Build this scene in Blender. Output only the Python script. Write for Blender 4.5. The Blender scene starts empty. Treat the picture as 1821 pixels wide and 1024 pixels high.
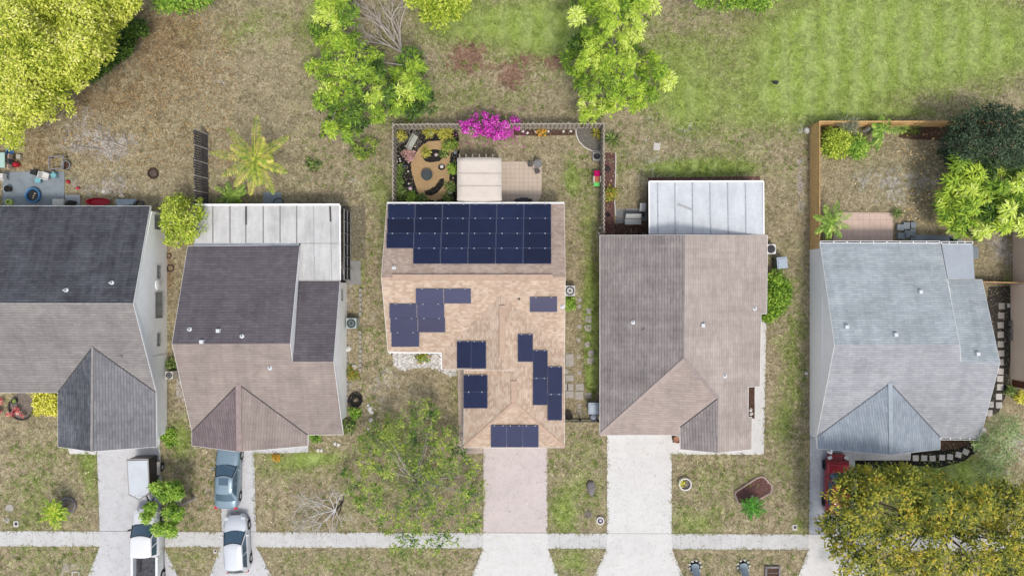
import bpy, math, random
import numpy as np
from mathutils import Vector, Matrix

# ---------------------------------------------------------------- camera, sky, sun, exposure
scene = bpy.context.scene
COL = scene.collection
H, F = 55.0, 1320.0                       # drone height (m), focal length in photo pixels
cd = bpy.data.cameras.new("drone_camera")
cam = bpy.data.objects.new("drone_camera", cd); COL.objects.link(cam)
cam.location = (0, 0, H); cam.rotation_euler = (0, 0, 0)
cd.sensor_fit = 'HORIZONTAL'; cd.angle = 2 * math.atan(910.5 / F)
cd.clip_start = 0.5; cd.clip_end = 3000
scene.camera = cam

SUN_TO = Vector((0.15, -0.47, 1.0)).normalized()        # direction towards the sun
world = bpy.data.worlds.new("World"); scene.world = world; world.use_nodes = True
wn = world.node_tree.nodes; wl = world.node_tree.links
bg = wn["Background"]; bg.inputs[1].default_value = 0.15
sky = wn.new("ShaderNodeTexSky"); sky.sky_type = 'NISHITA'; sky.sun_disc = False
sky.sun_elevation = math.asin(SUN_TO.z)
sky.sun_rotation = math.atan2(SUN_TO.x, SUN_TO.y)
sky.air_density = 1.0; sky.dust_density = 3.0; sky.ozone_density = 1.0
hs = wn.new('ShaderNodeHueSaturation'); hs.inputs['Saturation'].default_value = .55      # thin high cloud: a whiter sky
wl.new(sky.outputs[0], hs.inputs['Color']); wl.new(hs.outputs[0], bg.inputs[0])
sd = bpy.data.lights.new("sun", 'SUN'); sd.energy = 1.4; sd.angle = math.radians(10); sd.color = (1.0, 0.945, 0.86)
sun = bpy.data.objects.new("sun", sd); COL.objects.link(sun)
sun.rotation_euler = SUN_TO.to_track_quat('Z', 'Y').to_euler(); sun.location = SUN_TO * 80
scene.view_settings.view_transform = 'Standard'; scene.view_settings.look = 'None'
scene.view_settings.gamma = 1.0; scene.view_settings.use_curve_mapping = False
scene.view_settings.exposure = 0.57
scene.render.engine = 'CYCLES'
scene.cycles.max_bounces = 6; scene.cycles.diffuse_bounces = 3; scene.cycles.glossy_bounces = 2
scene.cycles.transmission_bounces = 3; scene.cycles.transparent_max_bounces = 4

# ---------------------------------------------------------------- helpers
rng = np.random.default_rng(7); random.seed(7)
PI = math.pi; R = math.radians
def K(z=0): return (H - z) / F
def W(px, py, z=0.0):                     # where the thing seen at a photo pixel stands, given its height
    k = K(z); return Vector(((px - 910.5) * k, (512 - py) * k, z))
def lin(c): return tuple(((v/255)/12.92 if v <= 10 else (((v/255)+.055)/1.055)**2.4) for v in c)
EXPO = 1.5
def A(*c): return tuple(min(.9, v / EXPO) for v in lin(c))    # photographed sRGB of a sunlit surface -> base colour

class NT:
    def __init__(s, name):
        s.m = bpy.data.materials.new(name); s.m.use_nodes = True
        s.t = s.m.node_tree; s.n = s.t.nodes; s.b = s.n["Principled BSDF"]
    def new(s, typ, **kw):
        x = s.n.new(typ)
        for k, v in kw.items(): setattr(x, k, v)
        return x
    def L(s, a, b): s.t.links.new(a, b)
    def noise(s, scale, detail=3, rough=.55, vec=None, dist=0):
        x = s.new("ShaderNodeTexNoise"); x.inputs["Scale"].default_value = scale; x.inputs["Detail"].default_value = detail
        x.inputs["Roughness"].default_value = rough; x.inputs["Distortion"].default_value = dist
        if vec is not None: s.L(vec, x.inputs["Vector"])
        return x.outputs[0]
    def ramp(s, fac, stops, interp='LINEAR'):
        x = s.new("ShaderNodeValToRGB"); x.color_ramp.interpolation = interp; e = x.color_ramp.elements
        while len(e) < len(stops): e.new(.5)
        for i, (p, c) in enumerate(stops):
            e[i].position = p
            e[i].color = (c, c, c, 1) if isinstance(c, (int, float)) else (*c, 1)
        s.L(fac, x.inputs[0]); return x.outputs[0]
    def mix(s, fac, a, b, mode='MIX'):
        x = s.new("ShaderNodeMix", data_type='RGBA', blend_type=mode)
        for v, i in ((fac, 0), (a, 6), (b, 7)):
            if hasattr(v, 'is_linked'): s.L(v, x.inputs[i])
            elif i == 0: x.inputs[0].default_value = v
            else: x.inputs[i].default_value = (*v, 1)
        return x.outputs[2]
    def math(s, op, a, b=0.0, c=None, clamp=False):
        x = s.new("ShaderNodeMath", operation=op); x.use_clamp = clamp
        for i, v in enumerate((a, b) if c is None else (a, b, c)):
            if hasattr(v, 'is_linked'): s.L(v, x.inputs[i])
            else: x.inputs[i].default_value = v
        return x.outputs[0]
    def pos(s): return s.new("ShaderNodeNewGeometry").outputs["Position"]
    def objc(s): return s.new("ShaderNodeTexCoord").outputs["Object"]
    def attr(s, name): return s.new("ShaderNodeAttribute", attribute_name=name).outputs["Fac"]
    def bump(s, h, strength=.3, dist=.02):
        x = s.new("ShaderNodeBump"); x.inputs["Strength"].default_value = strength; x.inputs["Distance"].default_value = dist
        s.L(h, x.inputs["Height"]); s.L(x.outputs[0], s.b.inputs["Normal"])
    def col(s, c):
        if hasattr(c, 'is_linked'): s.L(c, s.b.inputs["Base Color"])
        else: s.b.inputs["Base Color"].default_value = (*c, 1)
    def set(s, rough=.8, metal=0, spec=.3, coat=0):
        s.b.inputs["Roughness"].default_value = rough; s.b.inputs["Metallic"].default_value = metal
        s.b.inputs["Specular IOR Level"].default_value = spec; s.b.inputs["Coat Weight"].default_value = coat

def sc(c, f): return tuple(min(.95, max(0, v * f)) for v in c)
def M(name, c, rough=.8, var=.18, scale=3.0, metal=0, spec=.3, bump=.0, coat=0, fine=True):
    t = NT(name); p = t.objc()
    n = t.noise(scale, 5, .6, p)
    col = t.ramp(n, [(.25, sc(c, 1-var*1.5)), (.5, c), (.75, sc(c, 1+var))])
    if fine:
        n2 = t.noise(scale*11, 3, .6, p)
        col = t.mix(1.0, col, t.ramp(n2, [(.2, 1-var), (.8, 1.0)]), 'MULTIPLY')
        if bump: t.bump(n2, bump)
    t.col(col); t.set(rough, metal, spec, coat); return t.m

class MB:                                  # collects shapes, builds ONE mesh object
    def __init__(s): s.v = []; s.f = []; s.uv = {}
    def add(s, vs, fs):
        o = len(s.v); s.v += [Vector(v) for v in vs]; s.f += [tuple(i + o for i in f) for f in fs]; return s
    def box(s, c, size, rz=0, tilt=None, taper=1.0):
        x, y, z = (q/2 for q in size); m = Matrix.Rotation(rz, 3, 'Z')
        if tilt is not None: m = m @ tilt
        vs = []
        for dz in (-1, 1):
            k = taper if dz > 0 else 1
            for dx, dy in ((-1,-1),(1,-1),(1,1),(-1,1)): vs.append(Vector(c) + m @ Vector((dx*x*k, dy*y*k, dz*z)))
        return s.add(vs, [(3,2,1,0),(4,5,6,7),(0,1,5,4),(1,2,6,5),(2,3,7,6),(3,0,4,7)])
    def bar(s, a, b, w, h):               # straight square bar from a to b
        a, b = Vector(a), Vector(b); d = (b-a); L = d.length; d.normalize()
        up = Vector((0,0,1)) if abs(d.z) < .95 else Vector((1,0,0))
        x = d.cross(up).normalized(); y = x.cross(d).normalized()
        vs = []
        for p in (a, b):
            for i, j in ((-1,-1),(1,-1),(1,1),(-1,1)): vs.append(p + x*(i*w/2) + y*(j*h/2))
        return s.add(vs, [(0,1,2,3),(7,6,5,4),(4,5,1,0),(5,6,2,1),(6,7,3,2),(7,4,0,3)])
    def prism(s, poly, z0, z1):           # poly: list of (x, y)
        n = len(poly); ar = sum(poly[i][0]*poly[(i+1)%n][1]-poly[(i+1)%n][0]*poly[i][1] for i in range(n))
        if ar < 0: poly = list(reversed(poly))
        vs = [(p[0], p[1], z0) for p in poly] + [(p[0], p[1], z1) for p in poly]
        fs = [tuple(reversed(range(n))), tuple(range(n, 2*n))] + [(i, (i+1)%n, n+(i+1)%n, n+i) for i in range(n)]
        return s.add(vs, fs)
    def tube(s, pts, rad, n=6, cap=True):
        pts = [Vector(p) for p in pts]
        if isinstance(rad, (int, float)): rad = [rad]*len(pts)
        vs = []; fs = []
        for i, p in enumerate(pts):
            d = (pts[min(i+1, len(pts)-1)] - pts[max(i-1, 0)])
            if d.length < 1e-6: d = Vector((0,0,1))
            d.normalize(); up = Vector((0,0,1)) if abs(d.z) < .9 else Vector((1,0,0))
            x = d.cross(up).normalized(); y = x.cross(d)
            for k in range(n):
                a = 2*PI*k/n; vs.append(p + (x*math.cos(a) + y*math.sin(a))*rad[i])
        for i in range(len(pts)-1):
            for k in range(n): fs.append((i*n+k, i*n+(k+1)%n, (i+1)*n+(k+1)%n, (i+1)*n+k))
        if cap: fs += [tuple(range(n)), tuple(reversed(range((len(pts)-1)*n, len(pts)*n)))]
        return s.add(vs, fs)
    def lathe(s, c, prof, n=20, sx=1, sy=1, axis='Z'):   # prof: (r, h) from bottom to top
        vs = []; fs = []
        for r, h in prof:
            for k in range(n):
                a = 2*PI*k/n; q = Vector((r*math.cos(a)*sx, r*math.sin(a)*sy, h))
                if axis == 'X': q = Vector((q.z, q.x, q.y))
                if axis == 'Y': q = Vector((q.x, q.z, q.y))
                vs.append(Vector(c) + q)
        for i in range(len(prof)-1):
            for k in range(n): fs.append((i*n+k, i*n+(k+1)%n, (i+1)*n+(k+1)%n, (i+1)*n+k))
        fs += [tuple(reversed(range(n))), tuple(range((len(prof)-1)*n, len(prof)*n))]
        return s.add(vs, fs)
    def ring(s, c, r0, r1, h, n=28, sx=1, sy=1):
        return s.lathe_open(c, [(r0, 0), (r1, 0), (r1, h), (r0, h), (r0, 0)], n, sx, sy)
    def lathe_open(s, c, prof, n=24, sx=1, sy=1):
        vs = []; fs = []
        for r, h in prof:
            for k in range(n):
                a = 2*PI*k/n; vs.append(Vector(c) + Vector((r*math.cos(a)*sx, r*math.sin(a)*sy, h)))
        for i in range(len(prof)-1):
            for k in range(n): fs.append((i*n+k, i*n+(k+1)%n, (i+1)*n+(k+1)%n, (i+1)*n+k))
        return s.add(vs, fs)
    def blob(s, c, r, rough=.2, n=10, m=7, sz=1.0, seed=None):   # irregular stone
        rr = random.Random(seed if seed is not None else random.random()); vs = []; fs = []
        sx, sy = (r, r) if isinstance(r, (int, float)) else r
        ph = [rr.uniform(0, 6.28) for _ in range(4)]
        for j in range(m):
            t = PI*j/(m-1)
            for k in range(n):
                a = 2*PI*k/n
                q = 1 + rough*(math.sin(2*a+ph[0])*.5 + math.sin(3*a+ph[1]+2*t)*.5 + rr.uniform(-.4,.4))
                vs.append(Vector(c) + Vector((sx*q*math.sin(t)*math.cos(a), sy*q*math.sin(t)*math.sin(a), -max(sx,sy)*sz*math.cos(t)*(1+rough*.4*rr.uniform(-1,1)))))
        for j in range(m-1):
            for k in range(n): fs.append((j*n+k, j*n+(k+1)%n, (j+1)*n+(k+1)%n, (j+1)*n+k))
        return s.add(vs, fs)
    def mesh(s, name, off=(0,0,0)):
        me = bpy.data.meshes.new(name); o = Vector(off)
        me.from_pydata([v - o for v in s.v], [], s.f); me.update(); return me
    def build(s, name, mat, parent=None, loc=None, smooth=False, world=True):
        """top level: placed at loc; child: coordinates are world (parent's place is taken off) unless world=False"""
        if parent is None:
            loc = Vector(loc if loc is not None else (0,0,0)); me = s.mesh(name, loc if world else (0,0,0))
        else:
            rt = parent
            while rt.parent: rt = rt.parent
            me = s.mesh(name, rt.location if world else (0,0,0))
        if mat: me.materials.append(mat)
        if smooth:
            me.polygons.foreach_set("use_smooth", [True]*len(me.polygons))
        o = bpy.data.objects.new(name, me); COL.objects.link(o)
        if parent is None: o.location = loc
        else: o.parent = parent
        return o

def npmesh(name, V, Fq, mat, parent=None, loc=(0,0,0), attrs=None, smooth=False):   # V (n,3), Fq (m,4) or (m,3)
    me = bpy.data.meshes.new(name); V = np.asarray(V, dtype=np.float32)
    rt = parent
    if rt is not None:
        while rt.parent: rt = rt.parent
        loc0 = rt.location
    else: loc0 = Vector(loc)
    V = V - np.array(loc0, dtype=np.float32); Fq = np.asarray(Fq, dtype=np.int32); k = Fq.shape[1]
    me.vertices.add(len(V)); me.vertices.foreach_set("co", V.ravel())
    me.loops.add(Fq.size); me.loops.foreach_set("vertex_index", Fq.ravel())
    me.polygons.add(len(Fq)); me.polygons.foreach_set("loop_start", np.arange(len(Fq), dtype=np.int32)*k)
    me.update(calc_edges=True)
    if smooth: me.polygons.foreach_set("use_smooth", np.ones(len(Fq), dtype=bool))
    for an, arr in (attrs or {}).items():
        at = me.attributes.new(an, 'FLOAT', 'POINT'); at.data.foreach_set("value", np.asarray(arr, dtype=np.float32))
    me.materials.append(mat)
    o = bpy.data.objects.new(name, me); COL.objects.link(o)
    if parent is None: o.location = loc0
    else: o.parent = parent
    return o

def tag(o, label, cat, group=None, kind=None):
    if label: o["label"] = label
    if cat: o["category"] = cat
    if group: o["group"] = group
    if kind: o["kind"] = kind
    return o
def thing(name, label, cat, loc=(0,0,0), rz=0, group=None):
    o = bpy.data.objects.new(name, None); COL.objects.link(o); o.location = loc; o.rotation_euler = (0,0,rz)
    o.empty_display_size = .3
    return tag(o, label, cat, group)
def dup(root, loc, rz=None, label=None, group=None, scale=None):
    r = root.copy(); COL.objects.link(r); r.location = loc
    if rz is not None: r.rotation_euler = (0,0,rz)
    if label: r["label"] = label
    if group: r["group"] = group
    if scale: r.scale = (scale,)*3
    for ch in list(root.children):
        c = ch.copy(); COL.objects.link(c); c.parent = r
        for g in list(ch.children):
            d = g.copy(); COL.objects.link(d); d.parent = c
    return r
def struct(mb, name, mat, smooth=False):
    o = mb.build(name, mat, None, (0,0,0), smooth); o["kind"] = "structure"; return o
def sheet(poly_px, z):                    # flat slab seen at these pixels
    return MB().prism([tuple(W(x, y, z).xy) for x, y in poly_px], z-.03 if z > .03 else 0.0, z)
def at(o, px, py, z=0): return W(px, py, z)
# ---------------------------------------------------------------- ground
def gauss(px, py, blobs):
    t = np.zeros_like(px)
    for cx, cy, rx, ry, w in blobs: t += w*np.exp(-(((px-cx)/rx)**2 + ((py-cy)/ry)**2))
    return t
GREEN = [(1620,70,290,95,.85),(1480,120,110,80,.5),(1280,250,90,70,.18),(1240,300,110,16,.7),(1000,70,130,60,.42),(800,40,80,50,.4),(800,150,60,40,.2),
 (1052,560,14,70,.75),(1052,660,12,60,.7),(1045,400,26,110,.35),(1015,320,16,40,.45),(1410,610,30,180,.32),(1385,760,25,60,.3),
 (160,840,18,60,.4),(60,890,60,70,.3),(110,800,60,30,.25),(320,780,25,40,.5),(330,990,60,30,.3),(500,830,80,30,.3),(560,815,60,14,.45),
 (640,870,60,60,.15),(1030,850,50,70,.32),(1000,920,30,40,.4),(1020,1000,50,30,.4),(1230,930,60,40,.4),(1300,850,80,40,.25),(1420,930,20,30,.35),
 (690,420,20,80,.35),(640,480,14,60,.3),(670,330,30,60,.3),(690,580,14,60,.3),(590,380,40,14,.3),(830,690,25,50,.45),(700,760,40,30,.4),(740,850,70,70,.25),
 (960,780,40,20,.3),(1520,260,60,30,.25),(1600,330,80,40,.15),(1560,200,140,14,.3),(1640,840,120,40,.6),(1700,900,150,80,.4),(1790,500,20,30,.3),
 (420,60,60,30,.2),(560,90,40,90,.25),(590,20,40,30,.5),(330,60,30,30,.25),(700,130,40,100,.2),(180,990,50,30,.25),(60,1000,60,40,.25),(600,1000,120,30,.22),(760,1000,60,30,.25),
 (940,30,120,60,.35),(1200,120,90,100,.25),(880,180,120,30,.2),(730,200,40,40,.3),(480,40,80,40,.2),(1380,190,120,60,.3),(1100,300,16,70,.2),(1210,180,60,60,.3)]
BARE = [(200,260,45,32,.75),(120,215,60,30,.4),(190,335,80,24,.55),(130,260,40,30,.4),(310,330,30,40,.25),(620,530,16,130,.45),(625,690,14,60,.4),(660,560,16,180,.25),
 (1425,330,9,110,.5),(1180,300,60,40,.22),(1160,230,120,50,.15),(1250,260,100,40,.15),(700,690,50,40,.4),(320,690,10,60,.55),(1640,330,70,60,.35),(1790,440,40,50,.6),(1550,330,60,50,.3),(360,880,30,60,.3),(560,900,80,50,.25),
 (1025,470,10,90,.3),(1810,800,40,60,.5),(1090,160,30,60,.2),(430,140,140,70,.22),(620,330,80,60,.18),(90,830,60,30,.15),(1380,100,30,60,.15),(110,1010,60,20,.4)]
RUST = [(300,70,110,80,.75),(170,180,130,60,.6),(60,240,70,40,.5),(400,160,120,60,.25),(300,480,14,80,.8),(300,280,70,60,.35),(1330,50,60,60,.35),(70,290,40,24,.7),(1645,232,35,14,.8),(1640,270,70,50,.3),(680,40,40,40,.35),(625,20,30,20,.6)]
DIRT = [(832,105,36,32,1.0),(910,135,30,28,.9),(985,112,24,16,.8),(1118,250,30,26,.1),(935,105,20,12,.6)]
def masks(x, y):
    px = 910.5 + x/K(); py = 512 - y/K()
    g = gauss(px, py, GREEN); b = gauss(px, py, BARE); r = gauss(px, py, RUST); d = gauss(px, py, DIRT)
    out = ((np.abs(px-910) > 1100) | (np.abs(py-512) > 650)); g = np.where(out, .25, g)
    g = g*1.6; r = r*1.15
    return np.clip(g,0,1), np.clip(b,0,1), np.clip(r,0,1), np.clip(d,0,1)

def lawn_material(name, blades=False):
    t = NT(name); p = t.pos()
    mp = t.new("ShaderNodeMapping"); mp.inputs["Scale"].default_value = (1,1,0); t.L(p, mp.inputs[0]); p = mp.outputs[0]
    nA = t.noise(.55, 4, .6, p); nB = t.noise(2.6, 5, .65, p, .6); nC = t.noise(7, 5, .75, p, 1.6); nD = t.noise(30, 2, .6, p)
    nE = t.noise(4.5, 4, .7, p, 1.5)
    fine = t.math('ADD', t.math('ADD', t.math('MULTIPLY', nC, .62), t.math('MULTIPLY', nD, .34)), t.math('MULTIPLY_ADD', nE, .95, -.48))
    if blades:
        ri = t.new("ShaderNodeNewGeometry").outputs["Random Per Island"]
        fine = t.math('ADD', t.math('MULTIPLY', fine, .5), t.math('MULTIPLY_ADD', ri, .24, .17))
    dry = t.ramp(fine, [(.26, A(102,92,68)), (.44, A(155,142,113)), (.56, A(181,168,138)), (.72, A(216,205,176))])
    grn = t.ramp(fine, [(.26, A(76,88,42)), (.44, A(120,134,68)), (.58, A(150,162,90)), (.74, A(184,194,122))])
    lush = t.ramp(fine, [(.26, A(102,122,48)), (.44, A(138,160,70)), (.58, A(160,180,92)), (.74, A(190,206,128))])
    sand = t.ramp(fine, [(.28, A(118,110,100)), (.44, A(174,166,158)), (.56, A(198,191,184)), (.70, A(220,214,208))])
    rust = t.ramp(fine, [(.28, A(82,68,48)), (.44, A(134,113,84)), (.56, A(168,144,110)), (.70, A(206,182,146))])
    dirt = t.ramp(fine, [(.30, A(98,74,60)), (.5, A(144,114,96)), (.72, A(180,150,130))])
    pat = t.math('ADD', t.math('ADD', t.math('MULTIPLY', nA, 1.3), t.math('MULTIPLY', nB, 1.5)), -.58)      # ~.82 mid
    def fac(an, bias, gain):
        v = t.math('ADD', t.attr(an), t.math('SUBTRACT', pat, .82 + bias)); return t.math('MULTIPLY', v, gain, clamp=True)
    g = t.attr("green")
    gf = t.math('ADD', fac("green", .05, 1.5), t.math('MULTIPLY_ADD', t.noise(5.5, 4, .7, p, 1.0), 2.6, -1.42), clamp=True)
    c = t.mix(gf, dry, grn)
    c = t.mix(t.math('MULTIPLY', t.math('SUBTRACT', g, .45, clamp=True), 2.0, clamp=True), c, lush)
    sx = t.new('ShaderNodeSeparateXYZ'); t.L(p, sx.inputs[0])                # mowing stripes on the lush lawn
    stripe = t.math('SINE', t.math('MULTIPLY', t.math('ADD', sx.outputs[0], t.math('MULTIPLY', nA, 2.2)), 3.6))
    lush_f = t.math('MULTIPLY', t.math('SUBTRACT', g, .55, clamp=True), 2.2, clamp=True)
    c = t.mix(t.math('MULTIPLY', lush_f, t.math('MULTIPLY_ADD', stripe, .13, .16)), c, A(196,204,146))
    c = t.mix(t.math('MULTIPLY', fac("rust", .40, 2.2), .8), c, rust)
    c = t.mix(t.math('MULTIPLY', fac("bare", .36, 3.4), .95), c, sand)
    c = t.mix(t.math('MULTIPLY', t.math('ADD', t.attr("dirt"), t.math('MULTIPLY_ADD', nB, 2.4, -1.50)), 2.6, clamp=True), c, dirt)
    c = t.mix(1, c, t.ramp(t.noise(1.3, 6, .72, p, 1.0), [(.34, .66), (.50, .97), (.64, 1.20)]), 'MULTIPLY')
    t.col(c); t.set(.95, 0, .1)
    if not blades: t.bump(fine, .5, .06)
    return t.m

fx = np.arange(-42, 42.01, .3); fy = np.arange(-27, 27.01, .3)
far = np.array([46, 55, 75, 110, 180, 320, 600, 1000.])
xs = np.concatenate([-far[::-1], fx, far]); ys = np.concatenate([-(far[::-1]-14), fy, far-14])
X, Y = np.meshgrid(xs, ys); nx, ny = len(xs), len(ys)
zz = np.zeros(X.size)
Vg = np.stack([X.ravel(), Y.ravel(), zz], 1)
ii = (np.arange(ny-1)[:, None]*nx + np.arange(nx-1)[None, :]).ravel()
g_, b_, r_, d_ = masks(X.ravel(), Y.ravel())
ground = npmesh("ground", Vg, np.stack([ii, ii+1, ii+nx+1, ii+nx], 1), lawn_material("lawn"), attrs=dict(green=g_, bare=b_, rust=r_, dirt=d_))
ground["kind"] = "structure"

# grass blades and straw lying over the lawn
def blades(n):
    x = rng.uniform(-39.5, 39.5, n); y = rng.uniform(-22.5, 22.5, n)
    g, b, r, d = masks(x, y)
    keep = rng.random(n) > (b*.75 + d*.8); x, y, g, b, r, d = (q[keep] for q in (x, y, g, b, r, d)); n = len(x)
    az = rng.uniform(0, 2*PI, n); L = rng.uniform(.10, .26, n); w = rng.uniform(.012, .03, n); hh = rng.uniform(.02, .09, n)*(.7+.6*g)
    D = np.stack([np.cos(az), np.sin(az), np.zeros(n)], 1); S = np.stack([-np.sin(az), np.cos(az), np.zeros(n)], 1)
    P = np.stack([x, y, np.full(n, .004)], 1)
    a = P - S*w[:, None]; c = P + S*w[:, None]; t = P + D*L[:, None]; t[:, 2] = hh
    V = np.stack([a, c, t], 1).reshape(-1, 3); Fc = np.arange(3*n).reshape(-1, 3)
    rep = lambda q: np.repeat(q, 3)
    o = npmesh("lawn_grass", V, Fc, lawn_material("grass_blades", True), attrs=dict(green=rep(g), bare=rep(b), rust=rep(r), dirt=rep(d)))
    tag(o, "short patchy grass and dry straw covering the lawns", "grass", kind="stuff")
blades(95000)

# ---------------------------------------------------------------- concrete, paths, drives
def concrete(name, c, joint=None, axis=0, var=.10, off=0.0, dirt=.25):
    t = NT(name); p = t.pos()
    n1 = t.noise(.5, 5, .6, p); n2 = t.noise(14, 3, .6, p); n3 = t.noise(1.8, 5, .7, p)
    col = t.ramp(n1, [(.3, sc(c, 1-var)), (.7, sc(c, 1+var*.6))])
    col = t.mix(1, col, t.ramp(n2, [(.25, .95), (.75, 1.02)]), 'MULTIPLY')
    col = t.mix(1, col, t.ramp(n3, [(.30, 1-dirt), (.52, 1.0)]), 'MULTIPLY')
    if joint:
        s = t.new("ShaderNodeSeparateXYZ"); t.L(p, s.inputs[0])
        axes = (0, 1) if axis == 2 else (axis,)
        for ax in axes:
            fr = t.math('FRACT', t.math('DIVIDE', t.math('ADD', s.outputs[ax], 1000+off), joint))
            ln = t.math('GREATER_THAN', fr, 1-(.03/joint if axis != 2 else .028/joint))
            col = t.mix(t.math('MULTIPLY', ln, .45), col, sc(c, .42))
    t.col(col); t.set(.9, 0, .25); t.bump(n2, .15, .01); return t.m
WHITE_CON = concrete("pale_concrete", A(229,227,224), var=.06, dirt=.10)
GREY_CON = concrete("grey_concrete", A(214,214,216), var=.08, dirt=.12)
PINK_CON = concrete("pinkish_concrete", A(217,205,202), var=.07, dirt=.12)
WALK_CON = concrete("sidewalk_concrete", A(216,215,213), joint=1.5, axis=0, var=.08, dirt=.16)
SLAB_CON = concrete("blue_grey_slab", A(150,160,168), var=.12, dirt=.25)
struct(sheet([(-80,943.3),(1900,951.5),(1900,979),(-80,970.5)], .024), "sidewalk", WALK_CON)
for nm, poly, z, mt in (
  ("driveway", [(171,760),(283.5,760),(290,943.6),(177,943.4)], .028, GREY_CON),
  ("driveway", [(388,770),(451,770),(455.5,944.5),(394.5,944.2)], .028, GREY_CON),
  ("driveway", [(859.5,780),(973.3,780),(973.5,946.6),(859.5,946.2)], .028, PINK_CON),
  ("driveway", [(1079.5,750),(1194.6,750),(1194.6,948.2),(1079.5,947.8)], .028, WHITE_CON),
  ("driveway", [(1441,760),(1516,760),(1530,949.8),(1438.5,949)], .028, concrete("grey_drive", A(190,194,202), var=.10, dirt=.15)),
  ("driveway_apron", [(177,944.2),(290.5,944.6),(291.5,971.6),(320,1032),(153,1032),(177.5,971)], .032, GREY_CON),
  ("driveway_apron", [(393,945.2),(456,945.4),(457,972.5),(487,1032),(369,1032),(392,972)], .032, GREY_CON),
  ("driveway_apron", [(859.5,947.1),(973.5,947.5),(974,974.8),(997,1032),(836,1032),(859,974.5)], .032, WHITE_CON),
  ("driveway_apron", [(1079.5,948.6),(1194.8,949),(1195,976.6),(1218,1032),(1053,1032),(1079,975.6)], .032, WHITE_CON),
  ("driveway_apron", [(1438,949.8),(1540,950.6),(1541,978),(1566,1032),(1417,1032),(1437.5,977.6)], .032, WHITE_CON)):
    struct(sheet(poly, z), nm, mt)
struct(sheet([(1190,782),(1240,782),(1240,600),(1345,566),(1353.5,566),(1363,577),(1358.5,808),(1196,808)], .026), "path", WHITE_CON)
struct(sheet([(112,770),(170.6,770),(170.6,808),(124,806.5)], .026), "path", WHITE_CON)
struct(sheet([(451.8,770),(548,770),(547.5,804.5),(452,806)], .026), "path", GREY_CON)
struct(sheet([(814,640),(858.6,640),(858.6,806),(816,806)], .026), "path", concrete("pink_path", A(205,188,176), joint=1.3, axis=1, dirt=.2))
struct(sheet([(1518,780),(1622,780),(1619,818),(1518,818)], .026), "path", GREY_CON)
# street beyond the lower edge
struct(MB().prism([(-400,-24.2),(400,-24.2),(400,-31),(-400,-31)], 0, .018), "road", concrete("asphalt", (.06,.06,.062), var=.2, dirt=.3))
struct(MB().prism([(-400,-23.9),(400,-23.9),(400,-24.2),(-400,-24.2)], 0, .12), "kerb", WHITE_CON)
TILE = concrete("patio_tile", A(216,198,180), joint=.33, axis=2, var=.05, dirt=.1)
PTILE = concrete("pink_tile", A(228,202,186), joint=.42, axis=2, var=.08, dirt=.14)
struct(sheet([(815,287.5),(964,287.5),(963,345),(956,362),(956,380),(815,380)], .06), "patio_floor", TILE)
struct(sheet([(1488,378),(1588,378.5),(1588,450),(1478,450)], .05), "patio_floor", PTILE)
struct(sheet([(5,306),(114.5,305),(114.5,380),(5,380)], .05), "patio_floor", SLAB_CON)
struct(sheet([(1622,417),(1690,419),(1740,440),(1740,460),(1622,460)], .03), "patio_floor", SLAB_CON)
struct(sheet([(468,342),(500,342),(503,370),(468,370)], .03), "concrete_pad", SLAB_CON)
struct(sheet([(608,463),(642,463.5),(642,506),(608,506)], .05), "concrete_pad", concrete("stained_pad", A(160,158,154), var=.2, dirt=.35))
struct(sheet([(1096,372),(1155,370),(1155,392),(1096,398)], .02), "concrete_pad", concrete("dusty_pad", A(150,150,152), var=.25, dirt=.4))
def edge_grass(lines, per_m=9):
    V = []; at_ = []
    for a, b in lines:
        p, q = np.array(W(*a)), np.array(W(*b)); L = np.linalg.norm(q-p); n = int(L*per_m); f = rng.random(n)
        amp = np.clip(np.sin(f*L*1.7+rng.uniform(0,6))*.5+np.sin(f*L*4.1)*.4+.35, .05, 1)
        for i in range(n):
            c = p+(q-p)*f[i]; 
            for _ in range(3):
                az = rng.uniform(0,6.283); l = rng.uniform(.08,.24)*(.4+amp[i]); d = np.array([math.cos(az),math.sin(az),0]); s_ = np.array([-d[1],d[0],0])*.02
                c2 = c+rng.normal(0,.05,3)*[1,1,0]+[0,0,.03]; V += [c2-s_, c2+s_, c2+d*l+[0,0,rng.uniform(.02,.08)]]
    V = np.array(V); g, b, r, d = masks(V[:,0], V[:,1])
    tag(npmesh("edge_grass", V, np.arange(len(V)).reshape(-1,3), bpy.data.materials["grass_blades"], attrs=dict(green=np.clip(g+.25,0,1), bare=b*0, rust=r*0, dirt=d*0)), "ragged grass creeping over the edges of drives and sidewalk", "grass", kind="stuff")
EG = []
for a, b in ((0,177),(290,394),(456,859),(973.5,1079),(1195,1438)): EG += [((a,943.4+a*.0042),(b,943.4+b*.0042)), ((a,970.8+a*.0043),(b,970.8+b*.0043))]
for q in ((171,800,177,943),(284,790,290,943),(389,800,394,943),(451,806,455,943),(859.5,806,859.5,946),(973.3,797,973.5,946),(1079.5,775,1079.5,948),(1194.6,808,1194.6,948),(1438.5,810,1438,949),(177,971,156,1030),(291,972,318,1030),(392,972,371,1030),(457,972,485,1030),(859,975,838,1030),(974,975,995,1030),(1079,976,1055,1030),(1195,977,1216,1030),(1437,978,1419,1030),(452,806,547,804.5),(1196,808,1358,808),(1358.5,808,1363,577),(964,290,963,345)): EG.append((q[:2], q[2:]))
edge_grass(EG)
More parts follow.
